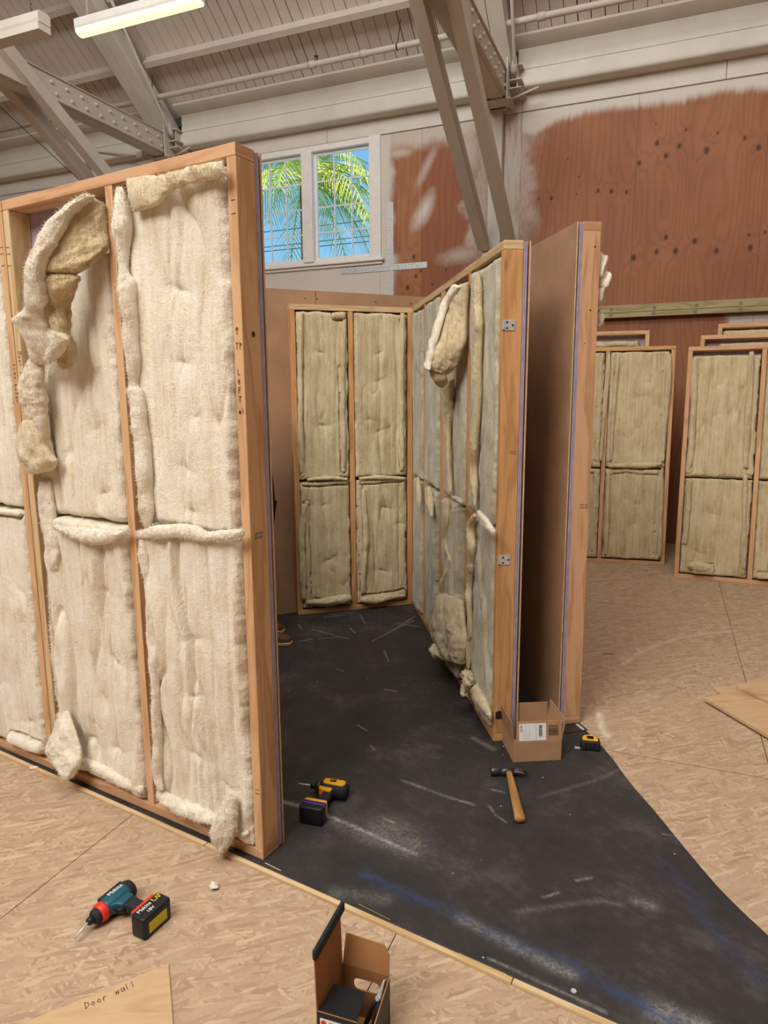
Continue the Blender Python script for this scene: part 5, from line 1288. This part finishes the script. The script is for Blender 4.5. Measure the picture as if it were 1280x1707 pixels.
# ------------------------------------------------------------------ open cardboard parcel box
def parcel():
    f0, f1 = Vector((*fl(855, 1271, .005), .0052)), Vector((*fl(935, 1267, .005), .0052))
    W = (f1-f0).length; ang = math.atan2(f1.y-f0.y, f1.x-f0.x)
    t = empty('cardboard_box', Matrix.Translation(f0) @ Matrix.Rotation(ang, 4, 'Z') @ Matrix.Translation((0, 0, 0)), 'open brown parcel box with a white shipping label at the foot of the inner wall', 'box')
    D = .215; Hb = .095; th = .003
    b = MB(); b.box(0, W, 0, th, 0, Hb); b.box(0, W, D-th, D, 0, Hb); b.box(0, th, th, D-th, 0, Hb); b.box(W-th, W, th, D-th, 0, Hb); b.box(th, W-th, th, D-th, 0, th)
    b.obj('box_body', 'cardboard', t, bevel=.0006)
    def flap(x0, y0, x1, y1, h, lean, nm='flap', ta=0.0):
        a = Vector((x0, y0, Hb)); c = Vector((x1, y1, Hb)); dd = (c-a).normalized(); out = Vector((dd.y, -dd.x, 0))
        up = Vector((0, 0, 1))*math.cos(lean)+out*math.sin(lean); nn = dd.cross(up)
        Mf_ = Matrix((dd, up, nn)).transposed().to_4x4(); Mf_.translation = a
        L = (c-a).length
        b = MB(); b.prism([(0, 0), (L, 0), (L-ta, h), (ta, h)], -th, 0, Mf_); o = b.obj(nm, 'cardboard', t, bevel=.0005)
        return o, Mf_
    f, Mf_ = flap(.014, .0, W, .0, .098, R(-6))
    b = MB(); b.prism(rrect(.012, .138, .008, .088, .003), 0.0002, .0008, Mf_); lb = b.obj('shipping_label', 'labelw', f)
    b = MB(); b.box(.0915, .0925, .010, .086, .0008, .0011, Mf_)
    rnd = random.Random(4); y = .026
    while y < .080:
        w = rnd.choice((.0008, .0016, .0024)); b.box(.104, .120, y, y+w, .0008, .0011, Mf_); y += w+rnd.choice((.0008, .0014))
    b.obj('barcode', 'ink', lb)
    b = MB()
    for k in range(5):
        x = .030+k*.0075
        for q in range(4): b.box(x, x+.0012, .016+q*.013, .016+q*.013+.010*(.5+rnd.random()*.5), .0008, .001, Mf_)
    b.obj('small_print', 'inkgrey', lb)
    text('lettering', 'DC08', .012, Mf_ @ Matrix.Translation((.022, .066, .0010)) @ Matrix.Rotation(PI/2, 4, 'Z'), 'ink', lb, depth=.0002)
    b = MB()
    y = .028
    while y < .078:
        w = rnd.choice((.001, .002, .003)); b.box(.149, .196, y, y+w, .0002, .0005, Mf_); y += w+rnd.choice((.002, .003))
    b.obj('printed_bars', 'ink', f)
    flap(W, 0.0, W, D, .105, R(9)); flap(0, D, 0, 0, .105, R(7)); flap(W, D, 0, D, .092, R(1))
parcel()

# ------------------------------------------------------------------ black carton with handle hole, in the foreground
def carton():
    zr = .155
    F0 = Vector((*fl(529, 1684, zr), 0)); R0 = Vector((*fl(571, 1606, zr), 0)); R1 = Vector((*fl(648, 1627, zr), 0))
    ex_ = (R1-R0); W = ex_.length; ang = math.atan2(ex_.y, ex_.x); D = (F0-R0).length
    t = empty('tool_carton', Matrix.Translation(R0) @ Matrix.Rotation(ang, 4, 'Z'), 'open carton, black outside and brown inside, with an oval handle hole', 'box')
    loc = (Matrix.Translation(R0) @ Matrix.Rotation(ang, 4, 'Z')).inverted() @ F0
    y0 = loc.y; x0 = loc.x; th = .003
    # y runs away from the camera; rear wall on y = 0
    def sheet(nm, pts, nrm_, mats=('card_in', 'blackp')):
        """flat board with inner and outer face"""
        b = MB(); P = [Vector(p) for p in pts]; n_ = Vector(nrm_)*th; i0 = 0
        b.v = P+[p+n_ for p in P]; k = len(P)
        b.f = [list(range(k)), list(range(2*k-1, k-1, -1))]+[[(i+1) % k, i, k+i, k+(i+1) % k] for i in range(k)]
        b.mi = [0, 1]+[0]*k; b.uv = [(0, 0)]*sum(len(f) for f in b.f)
        o = b.obj(nm, list(mats), t); bm = bmesh.new(); bm.from_mesh(o.data); bmesh.ops.recalc_face_normals(bm, faces=bm.faces); bm.to_mesh(o.data); bm.free(); return o
    # rear wall with hole
    hz0, hz1, hx0, hx1 = .088, .122, W*.24, W*.80
    hole = rrect(hx0, hx1, hz0, hz1, .014, 6); m = len(hole)
    b = MB(); outer = []
    for (hx_, hz_) in hole:
        dx, dz = hx_-(hx0+hx1)/2, hz_-(hz0+hz1)/2
        cxx, czz = (hx0+hx1)/2, (hz0+hz1)/2
        s = min([((W-cxx)/dx if dx > 0 else -cxx/dx) if abs(dx) > 1e-9 else 1e9, ((zr-czz)/dz if dz > 0 else -czz/dz) if abs(dz) > 1e-9 else 1e9])
        outer.append((cxx+dx*s, czz+dz*s))
    # add the four corners by snapping nearest outer points
    for c_ in ((W, zr), (0, zr), (0, 0), (W, 0)):
        j = min(range(m), key=lambda q: (outer[q][0]-c_[0])**2+(outer[q][1]-c_[1])**2); outer[j] = c_
    for yy in (0, th):
        b.v += [Vector((x, yy, z)) for x, z in hole]+[Vector((x, yy, z)) for x, z in outer]
    for i in range(m):
        j = (i+1) % m
        b.f.append([i, j, m+j, m+i]); b.mi.append(0)
        b.f.append([2*m+i, 3*m+i, 3*m+j, 2*m+j]); b.mi.append(1)
        b.f.append([i, 2*m+i, 2*m+j, j]); b.mi.append(0)
        b.f.append([m+i, m+j, 3*m+j, 3*m+i]); b.mi.append(0)
    b.uv = [(0, 0)]*sum(len(f) for f in b.f)
    b.obj('rear_wall', ['card_in', 'blackp'], t)
    sheet('rear_flap', [(0.0, .0, zr), (W, 0, zr), (W*.985, .012, zr+.050), (W*.86, .018, zr+.072), (W*.02, .02, zr+.078)], (0, 1, 0), ('card_in', 'card_in'))
    sheet('side_wall', [(0, 0, 0), (0, 0, zr), (x0, y0, zr), (x0, y0, 0)], (-1, 0, 0))
    sheet('side_wall', [(W, 0, 0), (W, 0, zr*.98), (W+x0, y0, zr*.62), (W+x0, y0, 0)], (1, 0, 0), ('card_in', 'blackp'))
    sheet('front_wall', [(x0, y0, 0), (W+x0, y0, 0), (W+x0, y0, zr*.62), (W*.8+x0, y0, zr), (x0, y0, zr)], (0, -1, 0), ('card_in', 'blackp'))
    b = MB(); b.box(0, W, y0, 0, .001, .004); b.obj('bottom', 'card_in', t)
    # tall left flap with a rolled black end
    sheet('tall_flap', [(0, 0, zr), (x0, y0, zr), (x0-.004, y0, zr+.165), (-.004, 0, zr+.160)], (-1, 0, 0), ('card_in', 'labelw'))
    b = MB(); A_ = Vector((x0-.004, y0-.004, zr+.155)); B_ = Vector((-.004, .022, zr+.160))
    b.bar(A_, B_, .012, .030); b.obj('rolled_edge', 'blackr', t, bevel=.0055, seg=4)
    # black inner lid over the front half
    b = MB(); b.prism([(x0+.002, y0+.002), (W*.80+x0, y0+.002), (W*.70+x0*.5, y0*.42), (x0*.5+.004, y0*.42)], zr-.006, zr-.003); b.obj('inner_lid', 'blackp', t)
    # label on the outside of the front wall
    b = MB(); b.box(x0+.008, W*.78+x0, y0-th-.0006, y0-th-.0001, zr-.040, zr-.016); lb = b.obj('front_label', 'labelw', t)
    b = MB(); b.tube([(x0+.018, y0-th-.0012, zr-.028), (x0+.018, y0-th-.0005, zr-.028)], .0075, 16); b.obj('red_emblem', 'redp', lb)
    b = MB()
    for k in range(3): b.box(x0+.032, W*.74+x0, y0-th-.0010, y0-th-.0005, zr-.036+k*.006, zr-.034+k*.006)
    b.obj('small_print', 'inkgrey', lb)
    # pliers-like tool inside, a thing of its own
    M2 = t.matrix_world @ Matrix.Translation((W*.66, y0*.40, .014)) @ Matrix.Rotation(R(60), 4, 'Z') @ Matrix.Rotation(R(-62), 4, 'Y')
    p = empty('hand_tool', M2, 'black handled hand tool standing inside the foreground carton', 'tool')
    for s in (-1, 1):
        b = MB(); b.tube([(0.0, s*.014, .0), (.03, s*.012, 0), (.07, s*.009, 0), (.10, s*.002, 0)], [.006, .0065, .0055, .004], 10); b.obj('handle', 'blackr', p, smooth=True)
    b = MB(); b.tube([(.098, 0, -.005), (.098, 0, .006)], .007, 12); b.obj('pivot', 'steel', p)
    b = MB(); b.prism([(.098, -.007), (.145, -.002), (.145, .002), (.098, .007)], -.003, .003); b.obj('jaws', 'steel', p, bevel=.001)
carton()

# ------------------------------------------------------------------ board offcut with writing, plywood sheets, debris
P = [fl(*p) for p in ((281, 1609), (289, 1712))]; q = fl(30, 1712)
dv = (Vector(P[1])-Vector(P[0])).normalized()
b = MB(); far = Vector(P[0])+dv*.62; lf = Vector(q)+(Vector(q)-Vector(P[0])).normalized()*.25
b.prism([tuple(P[0]), (lf.x, lf.y), (lf.x+dv.x*.2, lf.y+dv.y*.2), (far.x, far.y)], .0005, .006)
o = b.obj('board_offcut', 'plywood', None, bevel=.0008); tag(o, 'pale board offcut with pen writing at the bottom left of the photo', 'board')
wp = fl(143, 1682, .006); wq = fl(212, 1650, .006); an = math.atan2(wq[1]-wp[1], wq[0]-wp[0])
scribble('pen_writing', 'Door wall', .022, Matrix.Translation((wp[0], wp[1], .0063)) @ Matrix.Rotation(an, 4, 'Z'), 'ink', o, r=.0007, adv=.72)
def sheetq(pts, z0, th_, lab, m='plywood', tilt=0):
    b = MB(); b.prism(pts, 0, th_); o = b.obj('plywood_sheet', [m], None, bevel=.0012)
    o.matrix_world = Matrix.Translation((0, 0, z0)); tag(o, lab, 'plywood sheet', 'plywood offcuts stacked on the floor'); return o
a0, a1, a2 = Vector(fl(1174, 1163, .03)), Vector(fl(1290, 1231, .03)), Vector(fl(1202, 1157, .03))
e1 = (a1-a0).normalized(); e2 = Vector((-e1.y, e1.x)); 
A3 = Vector(fl(1240, 1149, .03)); e3 = (A3-a0).normalized()
sheetq([tuple(a0), tuple(a0+e1*1.0), tuple(a0+e1*1.0+e3*.9), tuple(a0+e3*.9)], .012, .018, 'long plywood offcut reaching nearest the camera in the stack at the right edge')
b0 = Vector(fl(1187, 1145, .012)); b1 = Vector(fl(1202, 1158, .012)); e4 = (b1-b0).normalized(); b2 = Vector(fl(1228, 1143, .012)); e5 = (b2-b0).normalized()
sheetq([tuple(b0), tuple(b0+e4*.5), tuple(b0+e4*.5+e5*.6), tuple(b0+e5*.6)], .0005, .0115, 'small plywood corner poking out from under the other two at the right edge')
c0 = Vector(fl(1226, 1143, .05)); c1_ = Vector(fl(1280, 1167, .05)); e6 = (c1_-c0).normalized(); c2_ = Vector(fl(1280, 1124, .05)); e7 = (c2_-c0).normalized()
sheetq([tuple(c0), tuple(c0+e6*.9), tuple(c0+e6*.9+e7*.9), tuple(c0+e7*.9)], .031, .018, 'upper plywood offcut lying across the stack at the right edge')
# wood slivers, string bits, tufts of wool
def sliver(a, b_, w, m, lab, z=.0055, h=.0015, cat='wood sliver', nm='wood_sliver'):
    pa_, pb = fl(*a), fl(*b_); b = MB(); b.bar((pa_[0], pa_[1], z+h/2), (pb[0], pb[1], z+h/2), w, h)
    o = b.obj(nm, m, None); tag(o, lab, cat); return o
sliver((442, 1441), (468, 1454), .003, 'stud4', 'pale splinter on the mat just in front of the near wall corner')
sliver((690, 1418), (701, 1405), .002, 'stringy', 'yellow-green scrap of string at the end of the white chalk smear', cat='scrap', nm='string_scrap', h=.001)
sliver((639, 1366), (659, 1374), .002, 'stringy', 'short pale splinter above the chalk smear on the mat')
sliver((598, 1510), (650, 1536), .0015, 'stringy', 'thin pale strip at the mat edge behind the foreground carton', cat='scrap', nm='tape_strip')
sliver((765, 1592), (843, 1627), .0015, 'stringy', 'thin yellowish strip near the mat edge at the bottom right', cat='scrap', nm='tape_strip')
sliver((1005, 1090), (1022, 1091), .004, 'ink', 'short dark stick on the bare floor right of the tall panel', z=.001, cat='stick', nm='dark_stick')
sliver((1060, 1081), (1070, 1088), .005, 'labelw', 'white scrap on the bare floor beside the curved scratch', z=.001, cat='scrap', nm='white_scrap')
sliver((1108, 1365), (1136, 1368), .002, 'stud3', 'thin reddish splinter on the floor beside the wavy mat edge', z=.001)
b = MB(); p = fl(956, 1655); b.tube([(p[0], p[1], .0055), (p[0], p[1], .0070)], .008, 20); o = b.obj('coin', 'steel', None); tag(o, 'small round metal disc on the mat near the bottom right', 'metal disc')
tt = tuft(None, Vector((*fl(357, 1482), .012)), .014, seed=12, sx=1.3, sy=1, sz=.8); tag(tt, 'small white wool tuft on the bare floor right of the teal driver', 'wool tuft')
tt = tuft(None, Vector((*fl(57, 1283), .010)), .010, seed=13, sx=2.0, sy=.8, sz=.7); tag(tt, 'tiny wool tuft on the floor in front of the nearest wall at the left', 'wool tuft')
tt = tuft(None, Vector((*fl(780, 1162, .005), .016)), .018, m='batt_tan', seed=14, sx=1.2, sy=1, sz=.6); tag(tt, 'tan wool tuft on the mat at the foot of the inner wall', 'wool tuft')

# ------------------------------------------------------------------ person standing behind the near wall
def skin_fig(name, verts, edges, radii, m, parent, sub=2):
    me = bpy.data.meshes.new(name); me.from_pydata([Vector(v) for v in verts], edges, []); me.materials.append(MT[m])
    o = bpy.data.objects.new(name, me); link(o, parent)
    sk = o.modifiers.new('Skin', 'SKIN'); sk.use_smooth_shade = True
    for i, r in enumerate(radii):
        sv = me.skin_vertices[0].data[i]; sv.radius = r if isinstance(r, tuple) else (r, r); sv.use_root = (i == 0)
    sb = o.modifiers.new('Sub', 'SUBSURF'); sb.levels = sub; sb.render_levels = sub
    return o
def person():
    px_, py_ = -.905, 4.60
    t = empty('person', Matrix.Translation((px_, py_, .005)) @ Matrix.Rotation(R(-8), 4, 'Z'), 'person in black jacket, black trousers and brown shoes standing half hidden behind the near wall', 'person')
    # local: +x = facing direction, y = left, z up
    V = [(0, 0, .93), (0, 0, 1.12), (-.01, 0, 1.32), (-.005, 0, 1.46), (.01, 0, 1.53), (.02, 0, 1.60), (.03, 0, 1.68), (.015, 0, 1.75)]
    E_ = [(0, 1), (1, 2), (2, 3), (3, 4), (4, 5), (5, 6), (6, 7)]
    r = [(.14, .11), (.14, .105), (.155, .11), (.10, .08), (.055, .055), (.065, .07), (.082, .095), (.06, .07)]
    body = skin_fig('body', V+[(0, .10, .88), (.01, .11, .50), (-.02, .115, .09), (0, -.10, .88), (.04, -.11, .50), (.10, -.115, .09),
                               (0, .19, 1.42), (-.06, .23, 1.15), (-.09, .21, .93), (-.07, .20, .86), (0, -.19, 1.42), (-.06, -.23, 1.15), (-.09, -.21, .93), (-.07, -.20, .86)],
                    E_+[(0, 8), (8, 9), (9, 10), (0, 11), (11, 12), (12, 13), (3, 14), (14, 15), (15, 16), (16, 17), (3, 18), (18, 19), (19, 20), (20, 21)],
                    r+[.085, .055, .038, .085, .055, .038, .055, .042, .030, .028, .055, .042, .030, .028], 'skin', t)
    for s in (1, -1):
        # hand: palm plus five bent fingers
        bx, by, bz = -.07, s*.20, .86; HV = [(bx, by, bz), (bx+.045, by, bz-.035), (bx+.07, by, bz-.055)]; HE = [(0, 1), (1, 2)]; HR = [(.020, .032), (.016, .036), (.012, .034)]
        for k, (oy, L) in enumerate(((-.028, .060), (-.010, .070), (.010, .066), (.027, .052))):
            i0 = len(HV); HV += [(bx+.075, by+oy, bz-.06), (bx+.075+L*.45, by+oy, bz-.06-L*.5), (bx+.068+L*.35, by+oy, bz-.06-L*1.0)]
            HE += [(2, i0), (i0, i0+1), (i0+1, i0+2)]; HR += [.009, .0085, .0075]
        i0 = len(HV); HV += [(bx+.03, by-s*.035, bz-.03), (bx+.055, by-s*.05, bz-.06), (bx+.065, by-s*.045, bz-.085)]; HE += [(1, i0), (i0, i0+1), (i0+1, i0+2)]; HR += [.012, .010, .0085]
        skin_fig('hand', HV, HE, HR, 'skin', t)
    jk = skin_fig('jacket', [(0, 0, .80), (0, 0, .98), (0, 0, 1.15), (-.01, 0, 1.33), (0, 0, 1.47), (0, .20, 1.42), (-.06, .235, 1.16), (-.09, .215, .95), (0, -.20, 1.42), (-.06, -.235, 1.16), (-.09, -.215, .95)],
                  [(0, 1), (1, 2), (2, 3), (3, 4), (3, 5), (5, 6), (6, 7), (3, 8), (8, 9), (9, 10)], [(.19, .175), (.175, .15), (.175, .135), (.185, .13), (.085, .075), .075, .062, .050, .075, .062, .050], 'jacket', t)
    skin_fig('trousers', [(0, 0, .90), (0, .10, .84), (.01, .115, .50), (-.02, .115, .14), (-.02, .115, .09), (0, -.10, .84), (.04, -.115, .50), (.10, -.115, .14), (.10, -.115, .09)],
             [(0, 1), (1, 2), (2, 3), (3, 4), (0, 5), (5, 6), (6, 7), (7, 8)], [.13, .105, .078, .062, .068, .105, .078, .062, .068], 'denim', t)
    for s in (1, -1):
        y = s*.115; sh = -.02 if s > 0 else .10; T_ = Matrix.Translation((sh, 0, 0))
        b = MB(); b.prism([(-.085, y-.036), (.03, y-.040), (.11, y-.050), (.165, y-.046), (.190, y-.022), (.192, y+.018), (.165, y+.042), (.10, y+.048), (.03, y+.038), (-.085, y+.034), (-.10, y)], .0, .022, T_); b.obj('shoe_sole', 'sole', t, bevel=.005, seg=3)
        n = 16; secs = [(-.092, .030, .075), (-.06, .036, .10), (-.01, .038, .105), (.04, .040, .085), (.09, .045, .062), (.14, .043, .050), (.175, .030, .036), (.186, .015, .024)]
        b = MB()
        for x, w, h in secs:
            for k in range(n): a = PI*k/(n-1); b.v.append(Vector((x+sh, y+w*math.cos(a), .02+h*math.sin(a)**.8)))
        for i in range(len(secs)-1):
            for k in range(n-1): b.f.append([i*n+k, (i+1)*n+k, (i+1)*n+k+1, i*n+k+1]); b.mi.append(0); b.uv += [(0, 0)]*4
        for f in (list(range(n)), list(reversed(range((len(secs)-1)*n, len(secs)*n)))): b.f.append(f); b.mi.append(0); b.uv += [(0, 0)]*n
        b.obj('shoe_upper', 'leather', t, smooth=True)
    # face
    hx_, hz_ = .03, 1.665
    for s in (1, -1):
        b = MB(); b.tube([(hx_+.083, s*.030, hz_+.01), (hx_+.088, s*.030, hz_+.01)], .010, 10); b.obj('eye', 'labelw', t)
        b = MB(); b.tube([(hx_+.0, s*.083, hz_), (hx_-.008, s*.092, hz_+.004)], [.026, .018], 10); b.obj('ear', 'skin', t, smooth=True)
    b = MB(); b.tube([(hx_+.088, 0, hz_+.01), (hx_+.108, 0, hz_-.028), (hx_+.092, 0, hz_-.034)], [.008, .013, .009], 8); b.obj('nose', 'skin', t, smooth=True)
    b = MB(); b.tube([(hx_+.080, -.022, hz_-.058), (hx_+.090, 0, hz_-.060), (hx_+.080, .022, hz_-.058)], [.003, .006, .003], 8); b.obj('mouth', 'leather', t, smooth=True)
    bm = bmesh.new(); bmesh.ops.create_uvsphere(bm, u_segments=24, v_segments=14, radius=.105)
    for v in bm.verts:
        v.co.x *= 1.05; v.co.z *= 1.0
        if v.co.x > .045 and v.co.z < .055: v.co.x = .045
    bmesh.ops.delete(bm, geom=[v for v in bm.verts if v.co.z < -.05], context='VERTS')
    me = bpy.data.meshes.new('hair'); bm.to_mesh(me); bm.free(); me.materials.append(MT['hair']); o = bpy.data.objects.new('hair', me); link(o, t); o.location = (hx_-.012, 0, hz_+.02)
person()
# ------------------------------------------------------------------ camera, light, world
cd = bpy.data.cameras.new('camera'); co = bpy.data.objects.new('camera', cd); COL.objects.link(co)
cd.sensor_fit = 'VERTICAL'; cd.sensor_height = 24; cd.lens = 24*F_/1707; cd.clip_start = .05; cd.clip_end = 200
fw = Vector((0, math.cos(PI_), -math.sin(PI_))); up = Vector((0, math.sin(PI_), math.cos(PI_))); rt = Vector((1, 0, 0))
cr_, sr_ = math.cos(RO_), math.sin(RO_)
X_ = rt*cr_+up*sr_; Y_ = -rt*sr_+up*cr_
Mc = Matrix((X_, Y_, -fw)).transposed().to_4x4(); Mc.translation = Vector(CAM); co.matrix_world = Mc
SC.camera = co

def area(name, loc, target, sx, sy, power, col):
    l = bpy.data.lights.new(name, 'AREA'); l.shape = 'RECTANGLE'; l.size = sx; l.size_y = sy; l.energy = power; l.color = col
    o = bpy.data.objects.new(name, l); COL.objects.link(o); o.location = loc
    d = Vector(target)-Vector(loc); o.rotation_euler = d.to_track_quat('-Z', 'Y').to_euler(); return o
area('added_fill_lamp', (-4.0, -2.2, 7.4), (-.2, 3.2, .6), 4.5, 3.0, 720, (1, .98, .945))  # unseen area lamps added to light the hall; no skylights are built
area('added_fill_lamp', (2.4, 2.6, 7.6), (2.2, 3.6, 0), 4.0, 3.0, 80, (1, .98, .95))
area('added_fill_lamp', (-.9, .4, 8.4), (-.4, 2.2, 0), 4.5, 3.5, 380, (1, .985, .96))
sl_ = bpy.data.lights.new('sun', 'SUN'); sl_.energy = 7.0; sl_.color = (1, .95, .85); sl_.angle = .01
so = bpy.data.objects.new('sun', sl_); COL.objects.link(so); so.rotation_euler = Vector((.15, .62, -.78)).to_track_quat('-Z', 'Y').to_euler()
w = bpy.data.worlds.new('World'); SC.world = w; w.use_nodes = True
nt = w.node_tree; bg = nt.nodes['Background']
tc = nt.nodes.new('ShaderNodeTexCoord'); sp = nt.nodes.new('ShaderNodeSeparateXYZ'); rp = nt.nodes.new('ShaderNodeValToRGB')
nt.links.new(tc.outputs['Generated'], sp.inputs[0]); nt.links.new(sp.outputs[2], rp.inputs[0])
rp.color_ramp.elements[0].position = 0.0; rp.color_ramp.elements[0].color = (.42, .78, .95, 1)
rp.color_ramp.elements[1].position = .6; rp.color_ramp.elements[1].color = (.05, .35, .85, 1)
nt.links.new(rp.outputs[0], bg.inputs[0]); bg.inputs[1].default_value = 1.15
SC.view_settings.view_transform = 'Standard'; SC.view_settings.look = 'None'; SC.view_settings.exposure = -0.1; SC.view_settings.gamma = 1
SC.view_settings.use_curve_mapping = False
SC.cycles.max_bounces = 8; SC.cycles.diffuse_bounces = 4
SC.cycles.use_denoising = True
